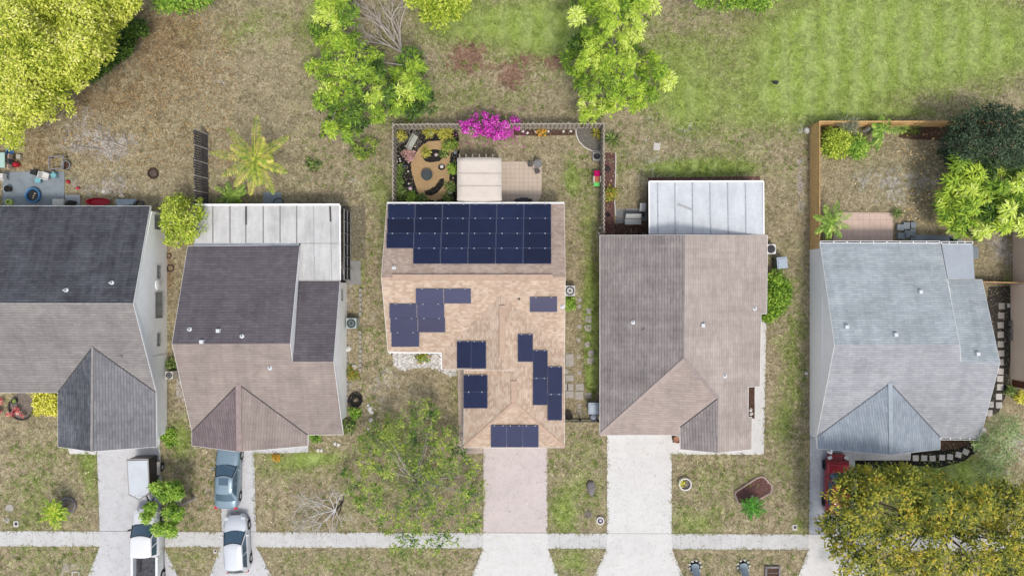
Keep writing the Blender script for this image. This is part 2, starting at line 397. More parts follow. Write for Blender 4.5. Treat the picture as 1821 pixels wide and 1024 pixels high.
# planting beds (bare soil, mulch)
def soil(name, c1, c2, scale=14):
    t = NT(name); p = t.pos(); n = t.noise(scale, 4, .75, p, .8); n2 = t.noise(2, 3, .6, p)
    t.col(t.mix(n2, t.ramp(n, [(.32, sc(c1,.45)), (.5, c1), (.68, c2)]), t.ramp(n, [(.3, sc(c1,.6)), (.55, c1), (.72, sc(c2,.7))])))
    t.set(.95, 0, .1); t.bump(n, .8, .05); return t.m
BLACK = soil("black_mulch", A(44,42,42), A(84,80,76)); BROWN = soil("brown_mulch", A(92,70,60), A(150,124,108)); REDM = soil("red_mulch", A(112,80,76), A(172,138,130))
LITTER = soil("grey_litter", A(130,120,112), A(196,184,172)); GREYG = soil("grey_gravel", A(122,118,112), A(170,164,156), 26); DARKG = soil("dark_gravel", A(70,66,62), A(112,106,100), 26)
TANG = soil("tan_gravel", A(196,164,120), A(228,200,158), 26)
def ell(cx, cy, rx, ry, n=22, rot=0):
    return [(cx+rx*math.cos(2*PI*i/n)*math.cos(rot)-ry*math.sin(2*PI*i/n)*math.sin(rot), cy+rx*math.cos(2*PI*i/n)*math.sin(rot)+ry*math.sin(2*PI*i/n)*math.cos(rot)) for i in range(n)]
def z2(pts): return [(690+x/6.4, 210+y/6.4) for x, y in pts]
def zr(pts):                                                    # roughen an outline
    out = []
    for i, (x, y) in enumerate(pts):
        x2, y2 = pts[(i+1) % len(pts)]
        for k in range(3):
            f = k/3; out.append((x+(x2-x)*f+random.uniform(-.5,.5), y+(y2-y)*f+random.uniform(-.5,.5)))
    return out
struct(sheet(zr([(705,231),(815,231),(818,262),(815,300),(815,380),(705,380)]), .012), "planting_bed", BLACK)
GR = [(460,265),(620,258),(800,265),(835,320),(790,380),(715,395),(702,500),(700,680),(702,790),(655,870),(600,920),(545,945),(470,928),(400,905),(345,850),(300,720),(270,610),(262,520),(300,440),(350,350),(400,300)]
struct(sheet(zr(z2(GR)), .022), "gravel_path", TANG)
struct(sheet(zr(z2([(385,440),(430,385),(480,355),(570,362),(655,372),(640,430),(585,490),(480,505),(420,490)])), .03), "planting_bed", BLACK)
struct(sheet(zr(z2([(415,830),(470,812),(530,780),(590,695),(640,682),(636,760),(565,850),(490,885),(430,872)])), .03), "planting_bed", BLACK)
struct(sheet(z2(ell(610,558,40,36)), .03), "planting_bed", BLACK)
struct(sheet(zr([(912,229),(1022,231),(1022,240),(960,242),(915,241)]), .014), "planting_bed", BROWN)
struct(sheet([(1024,229),(1072,230),(1072,270),(1054,269),(1040,262),(1030,252),(1025,240)], .014), "planting_bed", GREYG)
struct(sheet(zr([(1075,272),(1095,272),(1095,340),(1092,385),(1092,430),(1150,430),(1152,395),(1100,395),(1098,430),(1075,430)][:5]+[(1075,430)]), .012), "planting_bed", REDM)
struct(sheet(zr([(1092,397),(1156,392),(1156,430),(1092,430)]), .010), "planting_bed", BROWN)
struct(sheet(zr([(1152,316),(1352,314),(1352,330),(1152,330)]), .012), "planting_bed", REDM)
struct(sheet(zr([(1328,686),(1342,686),(1342,744),(1328,744)]), .034), "planting_bed", BROWN)
struct(sheet([(1196,768),(1214,768),(1214,786.5),(1196,786.5)], .034), "planting_bed", BROWN)
struct(sheet(zr([(1466,222),(1500,222),(1500,245),(1470,260),(1466,262)]), .012), "planting_bed", BROWN)
struct(sheet(zr([(1600,226),(1690,226),(1690,250),(1620,248),(1598,244)]), .012), "planting_bed", BROWN)
struct(sheet([(1758,510),(1797,508),(1797,640),(1790,700),(1775,735),(1756,740),(1735,770),(1730,740)], .012), "planting_bed", DARKG)
struct(sheet(zr([(1518,818.5),(1622,806),(1690,792),(1735,780),(1740,800),(1715,820),(1670,832),(1630,828),(1518,834)]), .010), "planting_bed", BLACK)
struct(sheet(zr([(1672,775),(1738,775),(1730,790),(1700,798),(1674,801)]), .016), "planting_bed", BROWN)
struct(sheet(zr([(697,620),(815,620),(812,668),(800,669),(785,660),(765,653),(740,654),(712,659),(700,648)]), .014), "planting_bed", soil("white_pebble_bed", A(200,196,190), A(236,234,230), 12))
def pebbles(n, poly):
    px = [p[0] for p in poly]; py = [p[1] for p in poly]; mb = MB(); k = 0
    while k < n:
        x, y = random.uniform(min(px), max(px)), random.uniform(min(py), max(py)); ins = False
        for i in range(len(poly)):
            (x1, y1), (x2, y2) = poly[i], poly[i-1]
            if (y1 > y) != (y2 > y) and x < (x2-x1)*(y-y1)/(y2-y1)+x1: ins = not ins
        if ins: mb.blob(W(x, y, .03), random.uniform(.05, .12), .2, 6, 4, .6); k += 1
    o = mb.build("white_pebbles", M("white_pebble", A(238,235,230), .9, .2, 3), None, W(750, 640)); tag(o, "white landscaping pebbles along the front wall of the tan house", "pebbles", kind="stuff")
pebbles(520, [(697,622),(812,622),(812,668),(800,669),(785,660),(765,653),(740,654),(712,659),(700,648)])
struct(sheet(zr(ell(38,722,22,24)), .012), "planting_bed", LITTER)
struct(sheet(zr([(608,366),(650,366),(650,460),(608,460)]), .006), "planting_bed", soil("dry_side_bed", A(128,120,100), A(186,176,156), 9))
# ---------------------------------------------------------------- houses
def shingles(name, c1, c2, gap, row=.19, bw=.42, streak=.12, blot=.15, gapw=.022, moss=None):
    t = NT(name); uv = t.new("ShaderNodeUVMap").outputs[0]; p = t.pos()
    # courses waver a little and the tabs differ in tone; a dark gap line runs along every course
    wob = t.noise(1.3, 2, .5, uv); cmb = t.new("ShaderNodeSeparateXYZ"); t.L(uv, cmb.inputs[0])
    vv = t.math('ADD', cmb.outputs[1], t.math('MULTIPLY_ADD', wob, .07, -.035)); cb = t.new("ShaderNodeCombineXYZ"); t.L(cmb.outputs[0], cb.inputs[0]); t.L(vv, cb.inputs[1])
    b = t.new("ShaderNodeTexBrick"); t.L(cb.outputs[0], b.inputs["Vector"]); b.offset = .5
    b.inputs["Scale"].default_value = 1; b.inputs["Brick Width"].default_value = bw; b.inputs["Row Height"].default_value = row
    b.inputs["Mortar Size"].default_value = 0; b.inputs["Bias"].default_value = -.1
    b.inputs["Color1"].default_value = (*c1, 1); b.inputs["Color2"].default_value = (*c2, 1); b.inputs["Mortar"].default_value = (*gap, 1)
    fr = t.math('FRACT', t.math('DIVIDE', vv, row)); ln = t.ramp(fr, [(.0, 1), (gapw/row*1.6, .85), (gapw/row*2.6, 0)])
    wear = t.ramp(t.noise(3.0, 4, .7, uv), [(.35, .35), (.6, 1)])
    col = t.mix(t.math('MULTIPLY', ln, wear), b.outputs["Color"], gap)
    m = t.new("ShaderNodeMapping"); m.inputs["Scale"].default_value = (2.2, .16, 1); t.L(uv, m.inputs[0])
    st = t.noise(1.0, 4, .6, m.outputs[0]); col = t.mix(1, col, t.ramp(st, [(.3, 1-streak), (.7, 1+streak*.5)]), 'MULTIPLY')
    n = t.noise(.45, 5, .68, p); col = t.mix(1, col, t.ramp(n, [(.32, 1-blot*1.3), (.66, 1+blot*.6)]), 'MULTIPLY')
    m2 = t.new("ShaderNodeMapping"); m2.inputs["Scale"].default_value = (.25, 1.3, 1); t.L(uv, m2.inputs[0])
    n4 = t.noise(1.0, 4, .6, m2.outputs[0]); col = t.mix(1, col, t.ramp(n4, [(.3, 1-streak*.9), (.66, 1+streak*.4)]), 'MULTIPLY')
    g = t.noise(22, 2, .6, p); col = t.mix(1, col, t.ramp(g, [(.25, .86), (.75, 1.06)]), 'MULTIPLY')
    if moss:
        k = t.noise(1.1, 5, .7, m.outputs[0]); col = t.mix(t.ramp(k, [(.48, 0), (.74, .4)]), col, moss)
    t.col(col); t.set(.92, 0, .12); t.bump(ln, .3, -.02); return t.m

TRIM = M("white_trim", (.78,.78,.77), .55, .05)
WALLW = M("white_stucco", (.86,.86,.84), .85, .05, 1.2, bump=.1)
WALLG = M("pale_grey_stucco", (.84,.84,.84), .85, .04, 1.2, bump=.1)
TANW = M("tan_stucco", (.82,.67,.53), .85, .05, 1.0, bump=.1)
PINKW = M("cream_stucco", (.70,.56,.46), .85, .05, 1.0, bump=.1)
GLASS = M("dark_window_glass", (.22,.24,.25), .12, .1, spec=.6)
FRAME = M("aluminium_frame", A(150,150,152), .45, .08)
DARKM = M("dark_metal", (.03,.03,.033), .5, .2)
VENTM = M("vent_plastic", A(226,230,232), .5, .06)
LEAD = M("lead_flashing", A(150,148,146), .6, .1)

def face_normal(pts):
    n = Vector((0,0,0))
    for i in range(len(pts)):
        a, b = pts[i], pts[(i+1) % len(pts)]
        n += Vector(((a.y-b.y)*(a.z+b.z), (a.z-b.z)*(a.x+b.x), (a.x-b.x)*(a.y+b.y)))
    return n.normalized()
class Plane:
    def __init__(s, pts): s.n = face_normal(pts); s.n = -s.n if s.n.z < 0 else s.n; s.o = sum(pts, Vector())/len(pts)
    def ray(s, px, py, off=0.0):          # where the sight line through a pixel meets the plane
        d = Vector(((px-910.5)/F, (512-py)/F, -1)); c = Vector((0,0,H)); o = s.o + s.n*off
        return c + d*((o-c).dot(s.n)/d.dot(s.n))
    def z(s, x, y): return s.o.z - ((x-s.o.x)*s.n.x + (y-s.o.y)*s.n.y)/s.n.z
def roof(root, V, faces, mats, thick=.16, trim=None):
    """V: name -> (px, py, z); faces: list of (names, material key); one mesh per roof, material slots per slope kind"""
    P = {k: W(*v) for k, v in V.items()}; names = list(P); idx = {k: i for i, k in enumerate(names)}
    me = bpy.data.meshes.new("roof"); fl = []; planes = []
    for nm, mk in faces:
        pts = [P[k] for k in nm]
        if face_normal(pts).z < 0: nm = list(reversed(nm)); pts = [P[k] for k in nm]
        fl.append([idx[k] for k in nm]); planes.append(Plane(pts))
    nv = len(names); O = root.location
    vs = [P[k]-O for k in names] + [P[k]-O-Vector((0,0,thick)) for k in names]
    edges = {}
    for f in fl:
        for i in range(len(f)): edges[(f[i], f[(i+1) % len(f)])] = 1
    bnd = [e for e in edges if (e[1], e[0]) not in edges]
    allf = [tuple(f) for f in fl] + [tuple(nv+i for i in reversed(f)) for f in fl]
    me.from_pydata(vs, [], allf)
    keys = list(mats); [me.materials.append(mats[k]) for k in keys]
    uvl = me.uv_layers.new(name="UVMap")
    for i, po in enumerate(me.polygons):
        pl = planes[i % len(fl)]; po.material_index = keys.index(faces[i % len(fl)][1])
        u = Vector((0,0,1)).cross(pl.n)
        u = u.normalized() if u.length > 1e-4 else Vector((1,0,0)); v = pl.n.cross(u)
        for li in po.loop_indices:
            q = me.vertices[me.loops[li].vertex_index].co + O; uvl.data[li].uv = (q.dot(u)+50, q.dot(v)+50)
    me.update()
    o = bpy.data.objects.new("roof", me); COL.objects.link(o); o.parent = root
    fb = MB()
    for a, b in bnd:                      # fascia boards along every free edge
        pa, pb = P[names[a]], P[names[b]]; d = pb - pa; d.z = 0
        if d.length < .05: continue
        out = Vector((d.y, -d.x, 0)).normalized()
        e = .018; up = Vector((0,0,-.006)); dn = Vector((0,0,-thick-.03))
        q = [pa+up, pb+up, pb+up+out*e, pa+up+out*e, pa+dn, pb+dn, pb+dn+out*e, pa+dn+out*e]
        fb.add(q, [(0,3,2,1),(4,5,6,7),(3,7,6,2),(0,4,7,3),(1,2,6,5),(0,1,5,4)])
    fb.build("fascia", trim or TRIM, root)
    return o, P, planes
def snap(V, base, names):              # put further corners of a slope onto the plane of three of them
    pl = Plane([W(*V[k]) for k in base])
    for k in names: V[k] = (*V[k][:2], pl.ray(*V[k][:2]).z)
def walls(root, poly, z1, mat, z0=0):     # poly in world metres
    return MB().prism(poly, z0, z1).build("wall", mat, root)
def ridge_cap(root_roof, P, pairs, mat, w=.16, h=.035, name="ridge_cap"):
    mb = MB()
    for a, b in pairs: mb.bar(a + Vector((0,0,.01)), b + Vector((0,0,.01)), w, h)
    return mb.build(name, mat, root_roof)
def valley(roof_o, P, pairs, c=(.07,.065,.065)):
    mb = MB()
    for a, b in pairs: mb.bar(P[a] + Vector((0,0,.006)), P[b] + Vector((0,0,.006)), .09, .02)
    mb.build('valley_shade_line', M('valley_strip', c, .9, .3, 6), roof_o)  # added dark strip painting the shadow and granule line of each valley
def vents(roof_o, plane_pts, mat=None):
    for px, py, pl, kind in plane_pts:
        q = pl.ray(px, py); mb = MB()
        if kind == 'pipe': mb.lathe(q, [(.17,-.05),(.15,.04),(.055,.06),(.05,.34),(.03,.34)], 12).build("vent_pipe", mat or VENTM, roof_o)
        elif kind == 'box': mb.box(q+Vector((0,0,.08)), (.3,.3,.26), taper=.8).build("roof_vent", mat or VENTM, roof_o)
        else: mb.box(q+Vector((0,0,.05)), (.16,.16,.2), taper=.7).build("roof_vent", mat or LEAD, roof_o)
def window(root, axis, c, w, h, face, panes=2):   # c: centre on the wall plane; face: +1/-1 outward along axis
    fr = MB(); gl = MB(); t = .05
    def B(u, v, su, sv, d, depth, mb):
        if axis == 'x': mb.box((c[0]+face*d, c[1]+u, c[2]+v), (depth, su, sv))
        else: mb.box((c[0]+u, c[1]+face*d, c[2]+v), (su, depth, sv))
    for s in (-1, 1): B(s*(w/2), 0, t, h+t, .03, .06, fr); B(0, s*(h/2), w-t, t, .03, .06, fr)
    for i in range(1, panes): B(-w/2+w*i/panes, 0, t*.8, h-t, .028, .05, fr)
    f = fr.build("window", FRAME, root)
    B(0, 0, w-t, h-t, .012, .02, gl); gl.build("pane", GLASS, f)
def panelled_roof(root, quad, z, seams, mat, seam_mat, name="patio_roof", thick=.08):
    pts = [W(x, y, zz) for (x, y), zz in zip(quad, z)]
    dn = Vector((0,0,thick)); o = MB().add([p-dn for p in reversed(pts)] + [p for p in reversed(pts)], [(0,1,2,3),(7,6,5,4),(0,4,5,1),(1,5,6,2),(2,6,7,3),(3,7,4,0)]).build(name, mat, root)
    sm = MB(); pl = Plane(pts)
    for (x0, y0, x1, y1) in seams: sm.bar(pl.ray(x0, y0, .015), pl.ray(x1, y1, .015), .07, .04)
    if seams: sm.build("roof_seam", seam_mat, o)
    return o, pl
def metal_sheet(name, c, var, streak):
    t = NT(name); p = t.pos(); m = t.new("ShaderNodeMapping"); m.inputs["Scale"].default_value = (1.6,.35,1); t.L(p, m.inputs[0])
    n = t.noise(1.2, 6, .65, m.outputs[0]); n2 = t.noise(.7, 4, .6, p); n3 = t.noise(6, 4, .7, p)
    col = t.mix(1, t.ramp(n, [(.3, sc(c,1-var)), (.6, c), (.8, sc(c,1.04))]), t.ramp(n2, [(.3, 1-streak), (.6, 1.0)]), 'MULTIPLY')
    col = t.mix(1, col, t.ramp(n3, [(.3, .9), (.6, 1.0)]), 'MULTIPLY')
    t.col(col); t.set(.5, 0, .35); return t.m
WHITEROOF = metal_sheet("white_aluminium_roof", A(222,221,219), .22, .2)
BLUEROOF = metal_sheet("pale_aluminium_roof", A(226,231,236), .14, .12)
SEAM = M("roof_seam_metal", A(186,188,190), .5, .15)
DSEAM = M("weathered_seam", A(150,148,146), .6, .2)

# --- house 1: dark grey, left edge
h1 = thing("house", "white-walled house with charcoal grey shingle roof, cut off by the left edge of the photo", "house", (-31, -1, 0))
V = dict(a=(-150,366,2.4), b=(267,366.5,2.4), r0=(-150,540,5.0), r1=(236.5,540.5,5.0), f0=(-150,698,2.4), vL=(103,697.5,2.45), vT=(164.5,617,3.85), vR=(277,697,2.45),
         gL=(103,794,2.4), gA=(163,802.5,3.85), gR=(278.5,794,2.4))
snap(V, ['r0','r1','f0'], ['vL','vT','vR'])
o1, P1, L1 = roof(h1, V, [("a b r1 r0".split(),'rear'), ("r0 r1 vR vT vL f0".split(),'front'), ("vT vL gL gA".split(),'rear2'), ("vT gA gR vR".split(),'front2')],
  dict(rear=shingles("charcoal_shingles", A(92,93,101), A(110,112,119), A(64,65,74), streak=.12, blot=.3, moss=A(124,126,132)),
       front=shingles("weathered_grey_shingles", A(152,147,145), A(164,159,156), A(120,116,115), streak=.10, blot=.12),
       rear2=shingles("shaded_gable_shingles", A(108,110,118), A(132,134,140), A(80,82,92), streak=.2, blot=.25),  # left gable slope: a darker copy, its shade put into the colour
       front2=shingles("lit_gable_shingles", A(138,138,142), A(156,155,158), A(112,112,118), streak=.1, blot=.12)))  # right gable slope: the lit copy of the same shingles
yr, yf = W(0,366.5,2.4).y - .35, P1['gR'].y + .5
walls(h1, [(-38,yr),(-25.56,yr),(-25.56,yf),(-32.0,yf),(-32.0,-6.95),(-38,-6.95)], 2.28, WALLW)
g = MB(); xa = -25.56
g.add([(xa,yr,2.281),(xa,P1['r1'].y,4.8),(xa,-6.6,2.281),(xa-.15,yr,2.281),(xa-.15,P1['r1'].y,4.8),(xa-.15,-6.6,2.281)], [(0,2,1),(3,4,5),(0,1,4,3),(1,2,5,4),(2,0,3,5)]); g.build("gable", WALLW, h1)
MB().box((-25.54,-4.9,1.2),(.03,.05,2.1)).build("downspout", TRIM, h1)
window(h1, 'x', (-25.56, 4.7, 1.55), .95, .9, 1, 3)
window(h1, 'x', (-25.56, 1.15, 1.4), .85, .45, 1, 1); window(h1, 'x', (-25.56, -1.25, 1.35), 1.8, 1.05, 1, 2); window(h1, 'x', (-25.56, -3.75, 1.4), .85, .4, 1, 1)
MB().lathe((-25.5,.25,1.6), [(.38,0),(.36,.05),(.1,.09)], 18, axis='X').build("wall_plaque", WALLG, h1)
ridge_cap(o1, P1, [(P1['r0'],P1['r1']),(P1['vT'],P1['gA'])], M("grey_ridge", A(165,160,158), .9))
valley(o1, P1, [('vT','vL'),('vT','vR')])
vents(o1, [(118,516,L1[0],'pipe'),(199,503,L1[0],'pipe'),(216,634,L1[1],'b')])

# --- house 2: brown
h2 = thing("house", "house with pinkish brown front slope, purple-grey rear slope and white metal patio roof", "house", (-18, -2, 0))
V = dict(a=(333.8,438,2.35), b=(532.6,436.5,2.35), r0=(306,611.5,4.55), r1=(515.8,610.5,4.55), w0=(519.8,642.6,4.05), w1=(593,642.6,4.05), fR=(610,772.5,2.35),
         vR=(547.3,773,2.35), vT=(424,682.5,3.55), vL=(341.3,767,2.4), gL=(341.3,792,2.35), gA=(425.5,803,3.5), gR=(547.5,792.5,2.35), wa=(529.4,499.8,2.2), wb=(604.2,499.8,2.2))
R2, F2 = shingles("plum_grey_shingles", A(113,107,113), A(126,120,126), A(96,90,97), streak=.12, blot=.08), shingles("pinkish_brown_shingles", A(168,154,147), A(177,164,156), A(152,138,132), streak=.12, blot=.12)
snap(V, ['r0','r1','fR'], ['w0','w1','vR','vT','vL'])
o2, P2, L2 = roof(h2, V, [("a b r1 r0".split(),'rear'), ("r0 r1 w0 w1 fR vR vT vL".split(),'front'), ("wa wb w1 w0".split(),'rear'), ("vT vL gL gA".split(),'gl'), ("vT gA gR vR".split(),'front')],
  dict(rear=R2, front=F2, gl=shingles("shaded_brown_shingles", A(136,122,124), A(150,136,136), A(112,100,104), streak=.12, blot=.1)))  # left gable slope: shade painted in as a darker brown
g = MB(); e = Vector((.02,0,-.17))
g.add([P2['b']+e, P2['r1']+e, P2['w0']+e, P2['wa']+Vector((.02,0,-.2))] , [(0,1,2,3),(3,2,1,0)]); g.build("gable", TRIM, h2)
yr2, yf2 = P2['wb'].y - .1, P2['fR'].y + .9
walls(h2, [(-22.75,2.7),(-15.3,2.7),(-15.3,yr2),(-12.24,yr2),(-12.24,yf2),(-14.8,yf2),(-14.8,-10.7),(-22.3,-10.7),(-22.75,-9)], 2.18, WALLW)
g = MB(); xa = -12.24; ya, yb, yc = yr2-.2, P2['w1'].y, yf2
g.add([(xa,ya,2.181),(xa,yb,3.85),(xa,yc,2.5),(xa,yc,2.181),(xa-.12,ya,2.181),(xa-.12,yb,3.85),(xa-.12,yc,2.5),(xa-.12,yc,2.181)], [(0,3,2,1),(4,5,6,7),(0,1,5,4),(1,2,6,5),(2,3,7,6)]); g.build("gable", WALLW, h2)
window(h2, 'x', (-12.24, -.55, 1.7), .7, .45, 1, 1)
seams = [(x, 366, x+ (0 if x < 520 else 0), 432) for x in (378.5,409,437,468,498,527.5)] + [(557,366,558.5,498),(588,366,589,498)]
pr, pp = panelled_roof(h2, [(345,366),(603.5,365.5),(604,432.5),(345,432.5)], (2.25,2.25,2.42,2.42), seams[:6], WHITEROOF, DSEAM)
pr2, _ = panelled_roof(h2, [(534.5,433.2),(604,433.2),(604.2,498.5),(530,498.5)], (2.42,2.42,2.5,2.5), [], WHITEROOF, SEAM)
MB().bar(_.ray(558,433.5,.012),_.ray(559.5,498,.012),.05,.03).bar(_.ray(588.5,433.5,.012),_.ray(590,498,.012),.05,.03).bar(pp.ray(557.5,366,.012),pp.ray(558,432,.012),.05,.03).bar(pp.ray(588,366,.012),pp.ray(588.5,432,.012),.05,.03).build("roof_seam", SEAM, pr2)
MB().bar(pp.ray(437.5,367,.02),pp.ray(437.5,400,.02),.12,.05).bar(pp.ray(587,367,.02),pp.ray(588,394,.02),.12,.05).build("open_seam", M("open_seam_dark", A(90,88,88), .8), pr)
MB().bar(W(345,364.5,2.33),W(604,364,2.33),.13,.12).bar(W(604.8,365,2.3),W(605.3,498,2.4),.09,.12).build("gutter", TRIM, pr)
MB().bar(W(345,434.7,2.40),W(532,434.7,2.40),.16,.05).build("flashing", M("blue_flashing", A(150,158,166), .5), pr)
sc_ = MB(); xa = -11.95
for y in np.linspace(P2['wb'].y+.1, 5.6, 7): sc_.box((xa, y, 1.1), (.05,.05,2.2))
for z in (.05, 1.1, 2.15): sc_.box((xa, (P2['wb'].y+.1+5.6)/2, z), (.055, 5.6-P2['wb'].y-.1, .05))
s_ = sc_.build("screen_frame", FRAME, h2)
MB().box((xa-.03, (P2['wb'].y+.1+5.6)/2, 1.1), (.012, 5.6-P2['wb'].y-.2, 2.05)).build("screen_mesh", M("screen_mesh", (.02,.02,.022), .8), s_)
sc_ = MB(); [sc_.box((x, 5.62, 1.1), (.05,.05,2.2)) for x in np.linspace(-22.3,-12,9)]; sc_.box((-17.1,5.62,1.1),(10.2,.02,2.1)); sc_.build("screen_frame", DARKM, h2)
ridge_cap(o2, P2, [(P2['vT'],P2['gA'])], M("brown_ridge", A(172,154,150), .9), .38, .03)
valley(o2, P2, [('vT','vL'),('vT','vR')])
vents(o2, [(337.5,585.5,L2[0],'pipe'),(389,588,L2[0],'box'),(430.5,598,L2[0],'pipe'),(359.5,607.5,L2[0],'box'),(480,654,L2[1],'pipe')])

# --- house 3: tan, solar panels
h3 = thing("house", "tan shingled house with dark blue solar panels on its rear slope and front roofs", "house", (-2.5, -2.5, 0))
V = dict(a=(688,362.5,2.4), b=(1003.5,362.5,2.4), r0=(678.3,493,4.6), r1=(1005,493,4.6), fL=(690,625.5,2.42), vL=(785.5,626.5,2.42), T=(891.5,524,4.2), vR=(1004,626,2.4),
         eL=(786,656,2.42), P=(893,658.5,4.22), q=(914,658.5,3.9), n0=(825.5,658.5,2.4), N=(914,716.5,3.89), fl=(825,795.5,2.4), fr=(1004,795.5,2.4))
T3R = shingles("tan_shingles_rear", A(194,170,154), A(219,200,185), A(180,157,143), streak=.08, blot=.1, bw=.25, row=.16, gapw=.012)
T3F = shingles("tan_shingles", A(200,174,151), A(228,207,187), A(190,164,143), streak=.06, blot=.1, bw=.25, row=.16, gapw=.012)
o3, P3, L3 = roof(h3, V, [("a b r1 r0".split(),'rear'), ("r0 r1 vR T vL fL".split(),'front'), ("T vL eL P".split(),'front'), ("T P q N fr vR".split(),'front'), ("q n0 fl N".split(),'front'), ("N fl fr".split(),'front')], dict(rear=T3R, front=T3F))
g = MB(); e = Vector((0,.03,-.18)); g.add([P3['eL']+e, P3['P']+e, P3['q']+e, P3['n0']+e], [(0,1,2,3),(3,2,1,0)]); g.build("gable", TANW, h3)
walls(h3, [(-8.5,5.6),(3.3,5.6),(3.3,-10.8),(-3.0,-10.8),(-3.0,-5.5),(-4.6,-5.5),(-4.6,-4.1),(-8.5,-4.1)], 2.25, TANW)
MB().box((.6,-10.83,1.05),(4.6,.05,2.1)).build("garage_door", TRIM, h3)
CAP = M("tan_ridge", A(206,178,156), .9, .12)
ridge_cap(o3, P3, [(P3['N'],P3['fl']),(P3['N'],P3['fr'])], CAP, .2, .03)
def ridge_vent(a, b, w=.38):
    MB().bar(a+Vector((0,0,.03)), b+Vector((0,0,.03)), w, .07).build("ridge_vent", CAP, o3)
ridge_vent(W(698,493,4.62), W(983,493,4.62)); ridge_vent(W(893,543,4.23), W(893,637,4.24)); ridge_vent(W(914,677,3.91), W(914,737-22,3.91))
g = MB()
for a, b in (('fL','vL'),): g.bar(P3[a]+Vector((0,-.05,-.09)), P3[b]+Vector((0,-.05,-.09)), .05, .1)
g.bar(P3['a']+Vector((0,.07,-.06)), P3['b']+Vector((0,.07,-.06)), .1, .1)
g.build("gutter", TRIM, h3)
g = MB()
for x in np.linspace(694,781,6): p = W(x,626.2,2.42); g.box((p.x,p.y-.07,p.z+.0),(.06,.14,.05))
for y in (631,638,646): p = W(785.3,y,2.42); g.box((p.x-.07,p.y,p.z),(.14,.06,.05))
g.bar(P3['vL']+Vector((-.05,0,-.09)), P3['eL']+Vector((-.05,0,-.09)), .05, .09)
g.build("gutter_bracket", TRIM, h3)
vents(o3, [(700.5,476,L3[0],'pipe'),(1000,545,L3[1],'pipe')])
vents(o3, [(923,531.5,L3[1],'b')], DARKM)
def pvmat(name, c):
    t = NT(name); uv = t.new("ShaderNodeUVMap").outputs[0]; s = t.new("ShaderNodeSeparateXYZ"); t.L(uv, s.inputs[0])
    def lines(o, n, w): return t.math('LESS_THAN', t.math('ABSOLUTE', t.math('SUBTRACT', t.math('FRACT', t.math('MULTIPLY', o, n)), .5)), w)
    ln = t.math('MAXIMUM', lines(s.outputs[0], 12, .03), lines(s.outputs[1], 6, .03))
    ri = t.new("ShaderNodeObjectInfo").outputs["Random"]; n = t.noise(1.5, 3, .5, t.pos())
    base = t.mix(ri, sc(c,.65), sc(c,1.45)); base = t.mix(1, base, t.ramp(n, [(.3,.8),(.7,1.15)]), 'MULTIPLY')
    t.col(t.mix(t.math('MULTIPLY', ln, .5), base, sc(c,2.2))); t.set(.4, 0, .62, 0); t.b.inputs['Specular Tint'].default_value = (.72,.68,1.0,1); t.b.inputs["Coat Roughness"].default_value = .3; return t.m
PV = pvmat("solar_glass", (.006,.011,.031)); PVF = M("panel_frame", A(84,96,128), .45, .1); CLAMP = M("clamp_metal", A(190,196,204), .4)
def solar(pl, x0, y0, x1, y1, off=.13, portrait=False):
    c = [pl.ray(x, y, off) for x, y in ((x0,y1),(x1,y1),(x1,y0),(x0,y0))]
    n = pl.n; t = .04
    cen = sum(c, Vector())/4
    ci = [p + .03*(cen-p).normalized() for p in c]
    me = bpy.data.meshes.new("solar_panel"); O = h3.location
    vs = [p-O-n*t for p in c] + [p-O for p in c] + [p-O+n*.003 for p in ci]
    me.from_pydata(vs, [], [(3,2,1,0),(0,1,5,4),(1,2,6,5),(2,3,7,6),(3,0,4,7),(4,5,6,7),(8,9,10,11)])
    me.materials.append(PV); me.materials.append(PVF)
    for i in range(6): me.polygons[i].material_index = 1
    u = me.uv_layers.new(name="UVMap")
    for po in me.polygons:
        for k, li in enumerate(po.loop_indices):
            q = ((0,0),(1,0),(1,1),(0,1))[k % 4]; u.data[li].uv = (q[1], q[0]) if portrait else q
    o = bpy.data.objects.new("solar_panel", me); COL.objects.link(o); o.parent = h3
    for f in (.22, .78): MB().box(c[2].lerp(c[3], f) + n*.012, (.07,.07,.03)).build("clamp", CLAMP, o)
    return o
XT = [690.3,738.8,787.3,835.7,884.0,932.0,980.2]; XB = [685.5,734.4,783.0,832.0,881.0,930.2,980.6]; YY = [363,388.2,415,441.3,469]
for j in range(4):
    for i in range(6):
        if j == 3 and i == 0: continue
        f = j/3.0; gx = .3
        xa = XT[i]+(XB[i]-XT[i])*min(1,(j+.5)/3.5); xb = XT[i+1]+(XB[i+1]-XT[i+1])*min(1,(j+.5)/3.5)
        solar(L3[0], xa+gx, YY[j]+gx, xb-gx, YY[j+1]-gx)
for q in ((739.4,513.4,788.3,540),(789.3,513.4,837.5,539.6),(692.3,540.6,740.8,565.4),(741.7,540.6,790,565.4),(694,566.1,742.4,590.6),(743.4,566.1,791.5,590.8),(696,591.3,745.4,616.4),(942.3,528.5,990.8,554.6)): solar(L3[1], *q)
for q in ((812.5,607,837.6,654.6),(838.2,607.2,863.9,655.2)): solar(L3[2], *q, portrait=True)
for q in ((824.3,667,866.6,696.2),(824.3,696.8,866.6,725.6)): solar(L3[4], *q)
for q in ((921.2,594.6,947.6,643),(948.2,623.2,973.8,671.8),(948,672.4,973.4,720),(974.6,652.2,999.8,700.4),(974.3,701,999.5,747)): solar(L3[3], *q, portrait=True)
for q in ((873,756.4,900.8,795),(901.4,756.4,929.4,795),(930,756.6,957.7,795)): solar(L3[5], *q, portrait=True)

